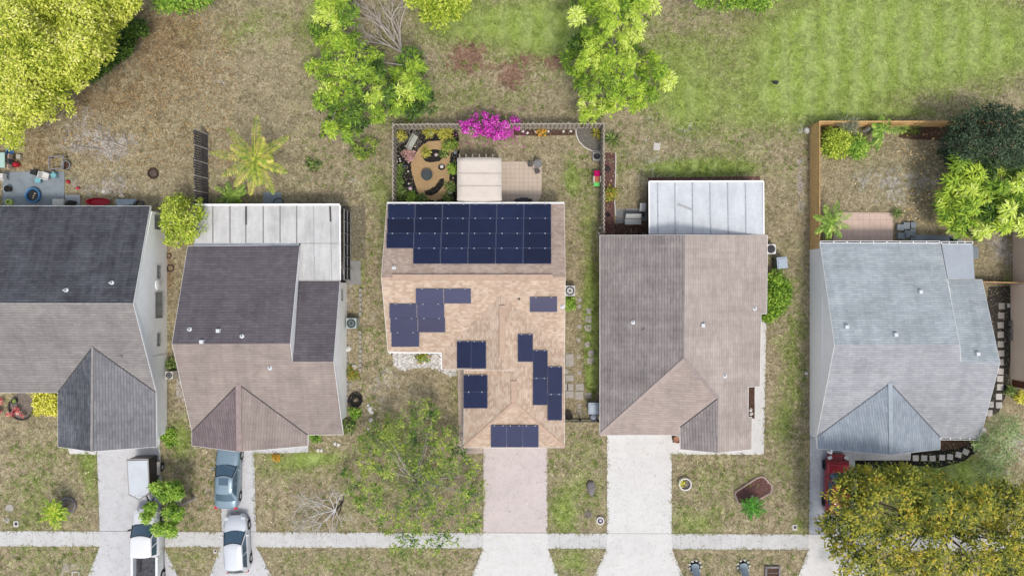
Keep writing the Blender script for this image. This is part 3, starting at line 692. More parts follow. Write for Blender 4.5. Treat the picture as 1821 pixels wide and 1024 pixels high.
# --- house 4: taupe
h4 = thing("house", "taupe shingled house with hipped front and ribbed white patio roof, beside the wide white driveway", "house", (12, -2, 0))
V = dict(a=(1067,418.5,2.45), R0=(1218.3,418,4.6), b=(1365,418.5,2.2), c=(1363.5,558,2.2), d=(1353.5,558,2.42), e=(1351.3,687,2.42), f=(1331,688,2.8), g=(1330.5,742,2.8), h=(1337,742,2.7), i=(1336.6,798.6,2.7),
         gA=(1277,805,3.68), gT=(1277.2,707.6,3.68), R1=(1217,639,4.6), hL=(1067,773.5,2.45), hR=(1209.5,773.5,2.45), gv=(1209.5,759,2.62), gl=(1210,798.5,2.55))
S4 = dict(left=shingles("shaded_taupe_shingles", A(162,153,150), A(176,168,164), A(130,122,122), streak=.16, blot=.14, gapw=.03, row=.2),  # side light put into the colours: shaded copy left, lit copy right
          right=shingles("lit_taupe_shingles", A(190,177,169), A(202,189,181), A(174,161,154), streak=.12, blot=.1),
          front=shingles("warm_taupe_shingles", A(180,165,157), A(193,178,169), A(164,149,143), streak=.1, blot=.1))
o4, P4, L4 = roof(h4, V, [("a R0 R1 hL".split(),'left'), ("R0 b c d e f g h i gA gT R1".split(),'right'), ("R1 hL hR gv gT".split(),'front'), ("gT gv gl gA".split(),'left')], S4)
g = MB(); e_ = Vector((.02,0,-.17)); g.add([P4['hR']+e_, P4['gv']+e_, P4['gv']+Vector((.02,0,-.4)), P4['hR']+Vector((.02,0,-.3))], [(0,1,2,3),(3,2,1,0)]); g.build("gable", TRIM, h4)
walls(h4, [(6.55,3.4),(17.85,3.4),(17.85,-1.4),(17.4,-1.4),(17.4,-6.6),(16.3,-6.6),(16.3,-10.9),(12.1,-10.9),(12.1,-10.0),(6.55,-10.0)], 2.1, PINKW)
g = MB(); yy = 3.42
g.add([(6.6,yy,2.11),(P4['R0'].x,yy,4.35),(17.8,yy,2.11),(6.6,yy-.12,2.11),(P4['R0'].x,yy-.12,4.35),(17.8,yy-.12,2.11)], [(0,1,2),(5,4,3),(0,3,4,1),(1,4,5,2),(2,5,3,0)]); g.build("gable", PINKW, h4)
MB().box((9.3,-10.03,1.02),(4.6,.05,2.04)).build("garage_door", TRIM, h4)
ridge_cap(o4, P4, [(P4['R1'],P4['hL'])], M("taupe_ridge", A(186,170,162), .9, .1), .24, .03); ridge_cap(o4, P4, [(P4['R1'],P4['gT'])], M("taupe_ridge_grey", A(168,154,150), .9, .1), .2, .03)
valley(o4, P4, [('gT','gv')])
vents(o4, [(1145,586.5,L4[0],'b'),(1249.5,578.5,L4[1],'box'),(1289,668.5,L4[1],'pipe'),(1342,548.5,L4[1],'pipe'),(1126,573,L4[0],'pipe')])
pr4, pp4 = panelled_roof(h4, [(1154.5,323.5),(1356.5,323),(1357.5,416.5),(1155,416.5)], (2.25,2.25,2.42,2.42), [(x,325,x+.8*(1 if x>1250 else -.2)+ .6,416) for x in (1169.5,1200.5,1231.5,1262.5,1294,1325.5)], BLUEROOF, M("blue_grey_seam", A(186,196,206), .5, .2))
g = MB(); g.bar(W(1154,323,2.33),W(1357,322.5,2.33),.1,.12).bar(W(1357.6,323,2.3),W(1358.2,416.5,2.42),.08,.1).bar(W(1154,323,2.3),W(1154.6,416.5,2.42),.08,.1); g.build("gutter", TRIM, pr4)
g = MB(); [g.box((x,7.5,1.08),(.06,.06,2.15)) for x in np.linspace(10,17.6,7)]; g.box((13.8,7.48,1.08),(7.6,.02,2.1)); [g.box((10.0,y,1.08),(.06,.06,2.15)) for y in np.linspace(4,7.3,4)]; [g.box((17.65,y,1.08),(.06,.06,2.15)) for y in np.linspace(4,7.3,4)]; g.box((9.99,5.6,1.08),(.02,3.5,2.1)); g.build("screen_frame", DARKM, h4)
q = pp4.ray(1214,367,.05); MB().bar(pp4.ray(1206,363.5,.03),pp4.ray(1231,373,.03),.14,.04).build("loose_panel", SEAM, pr4)

# --- house 5: blue-grey
h5 = thing("house", "house with pale blue-grey shingle roof and orange wooden fence at its rear corner", "house", (27, -3, 0))
V = dict(a=(1458.5,432,2.35), b=(1671.3,431.5,2.35), r1=(1706.8,612.8,4.5), r0=(1484.5,612.8,4.5), w0=(1708.5,643.5,4.0), w1=(1778.4,644.6,4.0), fR=(1743.5,777.5,2.35), vR=(1672,777,2.35), vT=(1583,681,3.5), vL=(1453,776,2.4),
         gL=(1454,797.6,2.35), gA=(1584.6,808,3.5), gR=(1671.7,798.6,2.35), wa=(1686.2,496.6,2.2), wb=(1746.6,497.3,2.2))
S5 = dict(rear=shingles("blue_grey_shingles", A(184,193,198), A(203,210,213), A(160,170,178), streak=.14, blot=.1, row=.17, bw=.4), front=shingles("silver_grey_shingles", A(174,176,181), A(190,192,195), A(154,157,165), streak=.08, blot=.1, row=.17, bw=.4),
          gl=shingles("steel_blue_shingles", A(162,173,184), A(182,191,199), A(138,150,163), streak=.08, blot=.08, row=.17, bw=.4))
snap(V, ['r0','r1','fR'], ['w0','w1','vR','vT','vL'])
o5, P5, L5 = roof(h5, V, [("a b r1 r0".split(),'rear'), ("r0 r1 w0 w1 fR vR vT vL".split(),'front'), ("wa wb w1 w0".split(),'rear'), ("vT vL gL gA".split(),'gl'), ("vT gA gR vR".split(),'gl')], S5)
g = MB(); e_ = Vector((.02,0,-.17)); g.add([P5['b']+e_, P5['r1']+e_, P5['w0']+e_, P5['wa']+Vector((.02,0,-.2))], [(0,1,2,3),(3,2,1,0)]); g.build("gable", TRIM, h5)
yr5 = W(0,444,0).y
walls(h5, [(22.06,yr5),(29.9,yr5),(29.9,.4),(32.9,.4),(32.9,-9.9),(29.7,-9.9),(29.7,-10.9),(22.06,-10.9)], 2.2, WALLG)
g = MB(); xa = 22.09; yb = P5['r0'].y
g.add([(xa,yr5-.1,2.201),(xa,yb,4.28),(xa,-10.3,2.201),(xa+.15,yr5-.1,2.201),(xa+.15,yb,4.28),(xa+.15,-10.3,2.201)], [(0,1,2),(5,4,3),(0,3,4,1),(1,4,5,2),(2,5,3,0)]); g.build("gable", WALLG, h5)
MB().box((24,-10.93,1.02),(3.6,.05,2.04)).build("garage_door", TRIM, h5)
pr5, pp5 = panelled_roof(h5, [(1674.5,434),(1729.6,434),(1733.5,496),(1686,496)], (2.3,2.3,2.4,2.4), [], M("grey_membrane", A(176,184,194), .7, .1, .8), SEAM)
def gutter_row(x0, x1, y, z, n, par):
    g = MB(); a, b = W(x0,y,z), W(x1,y,z)
    for s in (-.07,.07): g.bar(a+Vector((0,s,0)), b+Vector((0,s,0)), .03, .1)
    for i in range(n+1): p = a.lerp(b, i/n); g.box(p, (.04,.14,.08))
    o = g.build("gutter", TRIM, par); MB().bar(a+Vector((0,0,-.04)), b+Vector((0,0,-.04)), .11, .02).build("gutter_trough", DARKM, o)
gutter_row(1459, 1671, 430.6, 2.36, 9, h5); gutter_row(1674, 1729.5, 431.6, 2.33, 4, h5); gutter_row(1673, 1741, 779.6, 2.36, 4, h5)
valley(o5, P5, [('vT','vL'),('vT','vR')], (.12,.13,.15))
ridge_cap(o5, P5, [(P5['vT'],P5['gA'])], M('pale_blue_ridge', A(176,187,196), .9, .12), .3, .03)
vents(o5, [(1635.5,519,L5[0],'box'),(1504.5,581,L5[0],'box'),(1591.5,595,L5[0],'box'),(1737,629,L5[2],'box')])
MB().bar((22.6,-10.2,2.5),(22.6,-11.6,2.5),.1,.1).box((22.55,-11.65,2.3),(.14,.14,.5)).build("downspout", TRIM, h5)

# --- house 6: only its wall shows at the right edge
h6 = thing("house", "tan stucco house wall cut off by the right edge of the photo", "house", (40, -1.5, 0))
walls(h6, [(36.94,-7.35),(60,-7.35),(60,.3),(36.94,.3)], 2.5, TANW); walls(h6, [(37.1,.305),(60,.305),(60,4.3),(37.1,4.3)], 2.5, PINKW)
me6 = MB().add([(36.7,-7.7,2.55),(60,-7.7,2.55),(60,4.6,2.55),(36.7,4.6,2.55),(36.7,-1.5,4.8),(60,-1.5,4.8)], [(0,1,5,4),(2,3,4,5),(3,0,4),(0,3,2,1)]); me6.build("roof", F2, h6)
MB().box((36.92,-7.0,1.2),(.05,.5,2.0)).build("door", M("brown_door", A(120,72,52), .6), h6)
g = MB()
# ---------------------------------------------------------------- plants
def leafmat(name, stops, scale=1.2, shift=.35, trans=.25, rough=.55, spec=.25, tone=False):
    t = NT(name); ri = t.new("ShaderNodeNewGeometry").outputs["Random Per Island"]; n = t.noise(scale, 3, .6, t.pos())
    n2 = t.noise(scale*3.2, 2, .5, t.pos()); nn = t.math('ADD', t.math('MULTIPLY_ADD', n, 2.0, -.75), t.math('MULTIPLY_ADD', n2, 2.4, -.95))
    v = t.math('ADD', t.math('MULTIPLY', ri, 1-shift), t.math('MULTIPLY', nn, shift), clamp=True)
    if tone: v = t.math('ADD', t.math('MULTIPLY', ri, .38), t.math('MULTIPLY', t.attr('tone'), .62), clamp=True)
    k = len(stops); c = t.ramp(v, [(i/(k-1)*.84+.08, s) for i, s in enumerate(stops)])
    t.col(c); t.set(rough, 0, spec)
    tr = t.new("ShaderNodeBsdfTranslucent"); t.L(c, tr.inputs[0]); mx = t.new("ShaderNodeMixShader"); mx.inputs[0].default_value = trans
    t.L(t.b.outputs[0], mx.inputs[1]); t.L(tr.outputs[0], mx.inputs[2]); t.L(mx.outputs[0], t.n["Material Output"].inputs[0]); return t.m
def LA(*c): return tuple(min(.9, v*.98) for v in lin(c))
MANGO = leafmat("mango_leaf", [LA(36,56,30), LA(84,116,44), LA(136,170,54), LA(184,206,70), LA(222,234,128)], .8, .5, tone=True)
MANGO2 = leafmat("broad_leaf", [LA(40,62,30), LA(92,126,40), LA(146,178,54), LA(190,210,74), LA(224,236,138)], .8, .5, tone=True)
YELLOWG = leafmat("yellow_green_leaf", [LA(96,116,34), LA(162,178,52), LA(204,212,84), LA(222,224,112), LA(240,238,158)], .5, .5)
DARKIVY = leafmat("dark_ivy_leaf", [LA(30,42,22), LA(52,76,30), LA(84,116,40), LA(120,150,56)], 1, .4)
DARKT = leafmat("dark_tree_leaf", [LA(26,38,28), LA(42,60,42), LA(64,86,60), LA(96,116,86)], 1, .4)
LIME = leafmat("lime_leaf", [LA(74,100,28), LA(138,162,46), LA(188,202,72), LA(218,224,116)], 1.4, .5)
BRIGHT = leafmat("bright_leaf", [LA(54,86,28), LA(110,150,48), LA(154,188,68), LA(196,214,108)], 1.2, .5)
ORANGE = leafmat("autumn_leaf", [LA(44,58,28), LA(92,104,42), LA(138,144,50), LA(178,174,58), LA(206,176,72)], .55, .55)
SPARSE = leafmat("sparse_leaf", [LA(48,74,38), LA(88,120,50), LA(138,160,60), LA(186,196,90)], .45, .65)
YHEDGE = leafmat("golden_leaf", [LA(96,106,20), LA(196,196,50), LA(232,226,92), LA(244,240,150)], 2, .3)
GREYLEAF = leafmat("grey_green_leaf", [LA(98,104,84), LA(140,146,118), LA(170,174,146)], 2, .4)
MAGENTA = leafmat("magenta_bract", [LA(116,20,98), LA(180,36,156), LA(216,66,192), LA(232,150,214)], 1.6, .4, .2)
REDLEAF = leafmat("red_leaf", [LA(110,28,44), LA(176,60,70), LA(214,130,120), LA(236,196,176)], 2, .3)
PALML = leafmat("palm_leaf", [LA(92,128,44), LA(148,172,60), LA(196,196,84), LA(214,194,118)], .8, .6)
PALMG = leafmat("green_palm_leaf", [LA(70,104,46), LA(120,158,60), LA(160,190,86), LA(200,210,120)], .8, .5)
SPIKE = leafmat("spiky_leaf", [LA(66,90,50), LA(110,140,70), LA(150,176,96)], 1, .4)
YSPIKE = leafmat("yellow_spiky_leaf", [LA(120,124,52), LA(176,172,70), LA(206,200,100)], 1, .4)
GARD = leafmat("garden_leaf", [LA(40,58,32), LA(76,104,50), LA(128,148,72), LA(176,182,110)], 2, .3)
BARK = M("bark", A(132,116,100), .95, .35, 4, bump=.5); PALEBARK = M("pale_bark", A(196,186,176), .95, .2, 4, bump=.3); GREYBARK = M("grey_bark", A(158,150,142), .95, .25, 4)

def leaves_mesh(P, D, N, L, Wd, droop=.25, fold=.15):
    """each leaf: a pointed six-sided blade from base P along D, normal N"""
    D = D/np.linalg.norm(D, axis=1, keepdims=True); S = np.cross(D, N); S /= (np.linalg.norm(S, axis=1, keepdims=True)+1e-6); N = np.cross(S, D)
    L = L[:, None]; Wd = Wd[:, None]
    a = P; m = P + D*L*.5 + N*L*droop*.12; t = P + D*L - N*L*droop
    l = m + S*Wd*.5 + N*Wd*fold; r = m - S*Wd*.5 + N*Wd*fold
    V = np.stack([a, r, t, l], 1).reshape(-1, 3); n = len(P); return V, np.arange(4*n).reshape(-1, 4)
def poly_sample(poly, n, r=rng):
    P = np.array(poly, float); lo, hi = P.min(0), P.max(0); out = []; 
    Q = np.roll(P, -1, 0)
    while len(out) < n:
        c = lo + r.random((n*3, 2))*(hi-lo); ins = np.zeros(len(c), bool)
        for (x1, y1), (x2, y2) in zip(P, Q):
            cond = ((y1 > c[:, 1]) != (y2 > c[:, 1])); xx = (x2-x1)*(c[:, 1]-y1)/(y2-y1+1e-9)+x1; ins ^= cond & (c[:, 0] < xx)
        out += list(c[ins])
    c = np.array(out[:n]); d = np.full(n, 1e9)
    for a, b in zip(P, Q):
        ab = b-a; t = np.clip(((c-a)@ab)/(ab@ab+1e-9), 0, 1); d = np.minimum(d, np.linalg.norm(c-(a+t[:, None]*ab), axis=1))
    return c, d
def crown_pts(poly, n, z0, z1, clump=0, jitter=.3, edge=40):
    c, d = poly_sample(poly, n)
    f = np.sqrt(np.clip(d/edge, 0, 1)); z = z0 + (z1-z0)*f
    if clump:                             # lumpy top: hummocks and hollows
        cx = rng.random((clump, 2)); P = np.array(poly, float); lo, hi = P.min(0), P.max(0); cc = lo+cx*(hi-lo); rr = (hi-lo).mean()/math.sqrt(clump)*.75
        dm = np.min(np.linalg.norm(c[:, None]-cc[None], axis=2), axis=1); z += (z1-z0)*.42*(np.clip(1-(dm/rr)**2, -.8, 1))
    z -= rng.random(n)**1.5*(z1-z0)*jitter
    k = (H-z)/F
    return np.stack([(c[:, 0]-910.5)*k, (512-c[:, 1])*k, z], 1)
def rosette(C, nl, L, w, up=(-.5,.45), droop=.3):
    n = len(C); P = np.repeat(C, nl, 0); m = n*nl
    az = rng.uniform(0, 2*PI, m); el = rng.uniform(up[0], up[1], m)
    tilt = np.repeat(rng.normal(0, .35, (n, 2)), nl, 0)
    D = np.stack([np.cos(az)*np.cos(el), np.sin(az)*np.cos(el), np.sin(el)], 1); D[:, 2] += D[:, 0]*tilt[:, 0]+D[:, 1]*tilt[:, 1]
    N = np.stack([-tilt[:, 0], -tilt[:, 1], np.ones(m)], 1) + rng.normal(0, .15, (m, 3))
    P = P + D*.03
    return leaves_mesh(P, D, N, L*rng.uniform(.65, 1.15, m), w*rng.uniform(.8, 1.2, m), droop)
def spray(C, nl, r, L, w, flat=.6, droop=.2, upw=1.0):
    n = len(C); m = n*nl; off = rng.normal(0, 1, (m, 3)); off /= np.linalg.norm(off, axis=1, keepdims=True); off *= (r*rng.random(m)**.45)[:, None]; off[:, 2] *= flat
    P = np.repeat(C, nl, 0)+off
    D = off*1.2/r + rng.normal(0, .6, (m, 3)); D[:, 2] *= .55
    N = rng.normal(0, .45, (m, 3)) + off*.5/r; N[:, 2] = np.abs(N[:, 2])+upw
    return leaves_mesh(P, D, N, L*rng.uniform(.6, 1.2, m), w*rng.uniform(.7, 1.2, m), droop)
def limbs(base, tips, r0, r1=.03, fork=.5, wig=.12, mb=None, n=6):
    mb = mb or MB(); base = Vector(base)
    for t in tips:
        t = Vector(t); top = base.lerp(t, fork); top.z = base.z + (t.z-base.z)*(fork+.18)
        pts = [base]; K_ = 5
        for i in range(1, K_+1):
            f = i/K_; p = base.lerp(top, f/.6) if f <= .6 else top.lerp(t, (f-.6)/.4)
            pts.append(p + Vector((random.uniform(-wig,wig), random.uniform(-wig,wig), random.uniform(-wig,wig)*.5))*(1 if i < K_ else 0))
        mb.tube(pts, [r0*.55+(r1-r0*.55)*i/K_ for i in range(K_+1)], n)
    return mb
def tree(name, label, cat, trunk_px, crown, mat, barkm=BARK, r0=.16, fork_z=None, tipsn=7, group=None, zbase=0):
    """crown: list of (V, F) leaf meshes; trunk from the ground to the fork, limbs up to crown points"""
    loc = W(*trunk_px, 0); root = thing(name, label, cat, loc, 0, group)
    tone = None
    if isinstance(crown, tuple): crown, tone = crown
    Vs = []; Fs = []; o = 0
    for V, Fq in crown: Vs.append(V); Fs.append(Fq+o); o += len(V)
    V = np.concatenate(Vs); Fq = np.concatenate(Fs)
    npmesh("crown", V, Fq, mat, root, attrs=None if tone is None else dict(tone=tone))
    zt = np.percentile(V[:, 2], 60); cx = V[:, :2].mean(0)
    fz = fork_z or zt*.42; f = Vector((loc.x*.75+cx[0]*.25, loc.y*.75+cx[1]*.25, fz))
    mb = MB(); mb.tube([loc-Vector((0,0,.1)), loc.lerp(f,.1), loc.lerp(f,.5)+Vector((.05,.05,0)), f], [r0*1.5, r0*1.1, r0, r0*.85], 8)
    idx = rng.choice(len(V), tipsn); tips = [Vector(V[i])*1 - Vector((0,0,.15)) for i in idx]
    mb.build("trunk", barkm, root, smooth=True)
    limbs(f, tips, r0, .02).build("limb", barkm, root, smooth=True)
    return root, f

# --- the two mango trees and their like
def mango(poly, heads, z0, z1, edge=45, L=.40, w=.07, nl=18, per=16, hr=.62, low=110):
    """heads of leaves: each a dome of rosettes with its own tone (young yellow flush to old dark leaf)"""
    c, d = poly_sample(poly, heads*14); keep = []
    for i in range(len(c)):               # spread the heads apart
        if d[i] > 5 and all(np.hypot(*(c[i]-c[j])) > 22 for j in keep): keep.append(i)
        if len(keep) >= heads: break
    out = []; tones = []
    for i in keep:
        z = z0 + (z1-z0)*math.sqrt(min(1, d[i]/edge)) + rng.normal(0, .55); q = W(c[i][0], c[i][1], z); tone = float(np.clip(rng.normal(.50, .28), 0, 1)); r = hr*rng.uniform(.75, 1.25)
        u = rng.uniform(0, 1, per)**.5; a = rng.uniform(0, 2*PI, per)
        C = np.stack([q.x+np.cos(a)*u*r, q.y+np.sin(a)*u*r, q.z-(u**2)*r*.9], 1)
        V, Fq = rosette(C, nl, L, w, (-.75, .3), .35); out.append((V, Fq)); tones.append(np.full(len(V), tone))
    V, Fq = rosette(crown_pts(poly, low, z0*.5, z1*.55, 0, .4, edge), nl, L, w); out.append((V, Fq)); tones.append(np.full(len(V), .12))  # low inner leaves toned dark, painting shade into the crown's gaps
    return out, np.concatenate(tones)
pm1 = [(575,-25),(625,-25),(628,30),(612,62),(640,62),(652,85),(690,100),(700,128),(690,140),(705,98),(722,88),(752,92),(756,125),(766,150),(760,178),(742,205),(700,205),(668,215),(640,232),(590,248),(562,240),(566,222),(590,212),(560,195),(558,172),(575,150),(572,130),(538,116),(538,98),(565,92),(572,72),(555,62),(553,32)]
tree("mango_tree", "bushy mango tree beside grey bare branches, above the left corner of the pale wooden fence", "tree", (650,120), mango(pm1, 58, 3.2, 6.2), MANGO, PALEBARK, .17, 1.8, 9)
pm2 = [(1018,-25),(1172,-25),(1172,10),(1150,40),(1138,80),(1150,100),(1160,92),(1186,100),(1192,130),(1186,170),(1165,176),(1158,190),(1140,195),(1110,192),(1090,205),(1068,215),(1042,210),(1040,185),(1024,160),(1025,135),(1003,125),(1006,103),(1018,98),(1014,60),(1030,40),(1016,25)]
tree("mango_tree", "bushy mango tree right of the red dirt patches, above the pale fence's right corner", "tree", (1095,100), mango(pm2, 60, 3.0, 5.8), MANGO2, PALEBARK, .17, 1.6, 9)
pm3 = [(1690,300),(1712,272),(1740,268),(1772,285),(1800,285),(1840,300),(1840,405),(1795,408),(1775,390),(1765,412),(1735,425),(1712,418),(1700,400),(1678,385),(1676,355),(1692,335)]
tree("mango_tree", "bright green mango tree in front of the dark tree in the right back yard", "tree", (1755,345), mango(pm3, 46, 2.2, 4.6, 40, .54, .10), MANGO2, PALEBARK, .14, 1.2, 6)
pd = [(1678,240),(1705,205),(1745,190),(1790,192),(1845,205),(1845,300),(1800,300),(1760,290),(1720,290),(1690,298),(1674,275)]
tree("evergreen_tree", "dark blue-green dense tree at the right edge behind the bright mango tree", "tree", (1765,245), [spray(crown_pts(pd, 420, 2.0, 4.6, 10, .25, 35), 20, .42, .24, .085)], DARKT, BARK, .15, 1.3, 5)
# --- big yellow-green tree, top left
pt = [(-40,-40),(245,-40),(247,6),(222,28),(214,45),(196,72),(200,96),(178,118),(150,140),(148,152),(134,160),(120,150),(112,176),(132,190),(128,204),(110,182),(92,186),(96,212),(78,206),(66,222),(58,215),(36,232),(30,262),(14,252),(-40,250)]
tree("shade_tree", "large yellow-green tree filling the top left corner of the photo", "tree", (40,60), [spray(crown_pts(pt, 1500, 4.0, 8.5, 26, .25, 60), 22, .46, .24, .10, .5), spray(crown_pts(pt, 400, 2.5, 6.0, 0, .3, 60), 18, .5, .26, .12, .5)], YELLOWG, PALEBARK, .3, 3, 14)
pi = [(165,132),(190,100),(220,50),(240,36),(256,44),(256,60),(238,62),(230,92),(212,104),(188,125),(160,142),(140,158)]
tree("vine_shrub", "dark green ivy-like shrub under the edge of the large yellow-green tree", "shrub", (215,80), [spray(crown_pts(pi, 240, .5, 1.9, 6, .4, 16), 20, .35, .2, .12, .6)], DARKIVY, BARK, .06, .5, 4)
tree("leafy_tree", "bright green tree top at the upper edge right of the large yellow-green tree", "tree", (318,-15), [spray(crown_pts([(268,-30),(375,-30),(372,2),(345,14),(318,20),(290,16),(272,8)], 170, 1.8, 3.6, 6, .3, 25), 20, .4, .24, .11)], BRIGHT, BARK, .1, 1, 4)
tree("leafy_tree", "bright green tree at the upper edge between the two mango trees", "tree", (775,-15), [spray(crown_pts([(722,-30),(834,-30),(832,8),(818,18),(812,34),(798,32),(790,52),(776,48),(765,36),(750,34),(756,12),(724,4)], 170, 2, 4.2, 8, .3, 25), 20, .36, .26, .12)], LIME, PALEBARK, .1, 1.2, 5)
tree("leafy_tree", "pale green tree top at the upper edge right of the second mango tree", "tree", (1305,-25), [spray(crown_pts([(1235,-40),(1380,-40),(1378,4),(1360,18),(1335,14),(1310,16),(1280,12),(1240,6)], 190, 2, 4.0, 8, .3, 25), 20, .4, .24, .11)], BRIGHT, BARK, .1, 1.2, 4)
# --- orange and olive tree, lower right
po = [(1450,880),(1470,850),(1500,838),(1540,832),(1580,830),(1625,826),(1660,838),(1690,850),(1720,862),(1760,850),(1800,868),(1850,860),(1850,1060),(1500,1060),(1495,1000),(1470,960),(1448,940),(1462,915)]
def holes(C, hs):
    px = 910.5 + C[:, 0]*F/(H-C[:, 2]); py = 512 - C[:, 1]*F/(H-C[:, 2]); k = np.ones(len(C), bool)
    for x, y, r in hs: k &= ((px-x)**2+(py-y)**2 > r*r) | (rng.random(len(C)) < .12)
    return C[k]
tree("autumn_tree", "large tree with olive and orange leaves covering the lower right corner", "tree", (1640,900),
  [spray(holes(crown_pts(po, 1050, 3.0, 6.6, 30, .3, 60), [(1585,890,20),(1622,965,14),(1700,960,16),(1560,925,10),(1500,900,9),(1660,880,14),(1745,962,12),(1790,950,10),(1530,965,12),(1478,832,27),(1470,880,20),(1468,900,17),(1472,858,19),(1455,870,14)]), 19, .42, .30, .12, .55)], ORANGE, BARK, .24, 2.2, 14)
tree("small_tree", "thin grey-green airy tree left of the tan wall, above the lower right corner", "tree", (1790,800), [spray(crown_pts([(1752,760),(1775,740),(1810,738),(1821,770),(1812,800),(1795,830),(1760,845),(1735,835),(1745,810),(1730,790)], 210, 1.2, 3.2, 7, .5, 25), 14, .36, .22, .055)], leafmat('feathery_leaf', [LA(70,96,52), LA(116,142,80), LA(156,174,116), LA(190,196,160)], .8, .5), GREYBARK, .06, .8, 9)
# --- sparse tree in front of the solar house
ps = [(640,770),(700,735),(735,700),(770,715),(790,740),(815,770),(835,800),(862,850),(862,900),(850,940),(815,965),(770,985),(700,985),(690,950),(650,915),(610,880),(606,845),(630,820)]
tree("sparse_tree", "sparse small-leaved tree spreading over the dry lawn in front of the solar panel house", "tree", (735,850),
  [spray(crown_pts(ps, 185, 1.6, 3.8, 16, .5, 45), 17, .34, .26, .075, .5), rosette(crown_pts(ps, 190, 1.4, 3.4, 0, .5, 45), 12, .42, .08)], SPARSE, PALEBARK, .10, .7, 20)
# --- small shrubs and trees
tree("round_tree", "round lime-green tree between the charcoal house and the white patio roof", "tree", (330,395), [spray(crown_pts([(286,372),(300,352),(322,346),(345,352),(362,362),(368,380),(362,396),(369,408),(352,424),(330,438),(306,436),(294,428),(283,405),(290,392)], 150, 1.4, 3.4, 12, .5, 28), 20, .28, .2, .1)], LIME, BARK, .08, .9, 5)
hp = [(1365,488),(1388,480),(1402,505),(1404,530),(1392,555),(1372,570),(1355,568),(1365,548)]
tree("hedge_shrub", "glossy green half-round shrub against the right side of the taupe house", "shrub", (1378,525), [spray(crown_pts(hp, 230, .5, 1.2, 8, .3, 16), 18, .24, .19, .1)], leafmat('hedge_leaf', [LA(34,62,20), LA(84,124,32), LA(138,174,50), LA(186,208,92)], 1.6, .45), BARK, .04, .3, 4)
tree("golden_shrub", "square clipped yellow shrub beside the front wall of the charcoal house", "shrub", (81,718), [spray(crown_pts([(62,700),(101,700),(101,735),(62,736)], 90, .7, 1.1, 0, .35, 8), 15, .22, .22, .11)], YHEDGE, BARK, .04, .3, 3)
tree("leafy_shrub", "lime-green shrub in the corner of the orange wooden fence", "shrub", (1490,255), [spray(crown_pts(ell(1488,254,26,24), 120, .8, 2.0, 6, .3, 18), 16, .3, .24, .1)], LIME, BARK, .05, .5, 4)
tree("leafy_shrub", "smaller bright green shrub right of the lime shrub in the orange fence corner", "shrub", (1522,262), [spray(crown_pts(ell(1522,261,18,18), 75, .6, 1.6, 4, .3, 14), 16, .26, .24, .1)], BRIGHT, BARK, .04, .4, 3)
tree("dry_shrub", "grey-green wispy shrub over the top of the orange fence", "shrub", (1511,228), [rosette(crown_pts(ell(1511,222,22,16), 34, 1.0, 1.9, 0, .5, 16), 10, .5, .035, (0,1.1), .05)], GREYLEAF, GREYBARK, .04, .5, 12)
# pickup-side small tree with leaning trunk
r_, f_ = tree("leaning_tree", "small tree with tufts of green leaves leaning over the white pickup truck", "tree", (345,886),
  [spray(crown_pts(ell(x, y, r, r), int(r*r*.30)+6, 2.0, z, 0, .6, r), 15, .17, .19, .08) for x, y, r, z in ((279,867,12,3.3),(306,872,17,3.4),(291,884,8,3.0),(268,903,10,3.2),(260,919,9,3.1),(308,914,17,3.3),(280,939,10,3.1),(302,941,13,3.2),(318,880,7,3.1))], BRIGHT, PALEBARK, .13, 1.9, 9)
# bougainvillea on the fence
pb = [(818,222),(832,205),(850,198),(868,205),(890,208),(918,212),(924,222),(912,238),(895,248),(868,246),(845,240),(820,236)]
tree("bougainvillea", "magenta flowering bougainvillea spilling over the wooden fence", "shrub", (868,232), [spray(crown_pts(pb, 95, 1.3, 2.8, 16, .6, 18), 19, .19, .14, .11, .7)], MAGENTA, BARK, .06, .8, 14)
bv = bpy.data.objects['bougainvillea']; V_, F_ = spray(crown_pts(pb, 60, .9, 2.0, 0, .6, 18), 14, .3, .15, .07); npmesh('green_foliage', V_, F_, GARD, bv)

# --- palms and spiky plants
def frond(mb_v, mb_f, base, az, L, el, droop, nleaf, leafL, w=.05, vee=.75):
    d = np.array([math.cos(az), math.sin(az)]); pts = []
    for i in range(nleaf+1):
        f = i/nleaf; s = f*L; pts.append(np.array([d[0]*s*math.cos(el*(1-f)), d[1]*s*math.cos(el*(1-f)), math.sin(el)*s - droop*L*f*f]) + base)
    pts = np.array(pts); T = np.gradient(pts, axis=0); T /= np.linalg.norm(T, axis=1, keepdims=True)
    S = np.stack([-T[:, 1], T[:, 0], np.zeros(len(T))], 1); S /= np.linalg.norm(S, axis=1, keepdims=True)
    i0 = max(1, nleaf//7); P = []; D = []; LL = []
    for i in range(i0, nleaf+1):
        f = i/nleaf; l = leafL*(math.sin(PI*min(1, f*.86+.12))**.6)
        for sg in (-1, 1):
            P.append(pts[i]); D.append(S[i]*sg*1.0 + T[i]*(.45+.5*f) + np.array([0,0,-vee+rng.uniform(-.3,.3)])); LL.append(l*rng.uniform(.8,1.1))
    P, D, LL = np.array(P), np.array(D), np.array(LL); N = np.tile([0,0,1.], (len(P),1)) + rng.normal(0,.15,(len(P),3))
    V, Fq = leaves_mesh(P, D, N, LL, np.full(len(P), w), .18, .1)
    st = MB().tube([tuple(p) for p in pts[::max(1,nleaf//8)]], list(np.linspace(.045,.008,len(pts[::max(1,nleaf//8)]))), 5)
    sv = np.array([tuple(v) for v in st.v]); sf = np.array([list(f) for f in st.f if len(f) == 4]); off = len(V)
    return np.concatenate([V, sv]), np.concatenate([Fq, sf+off])
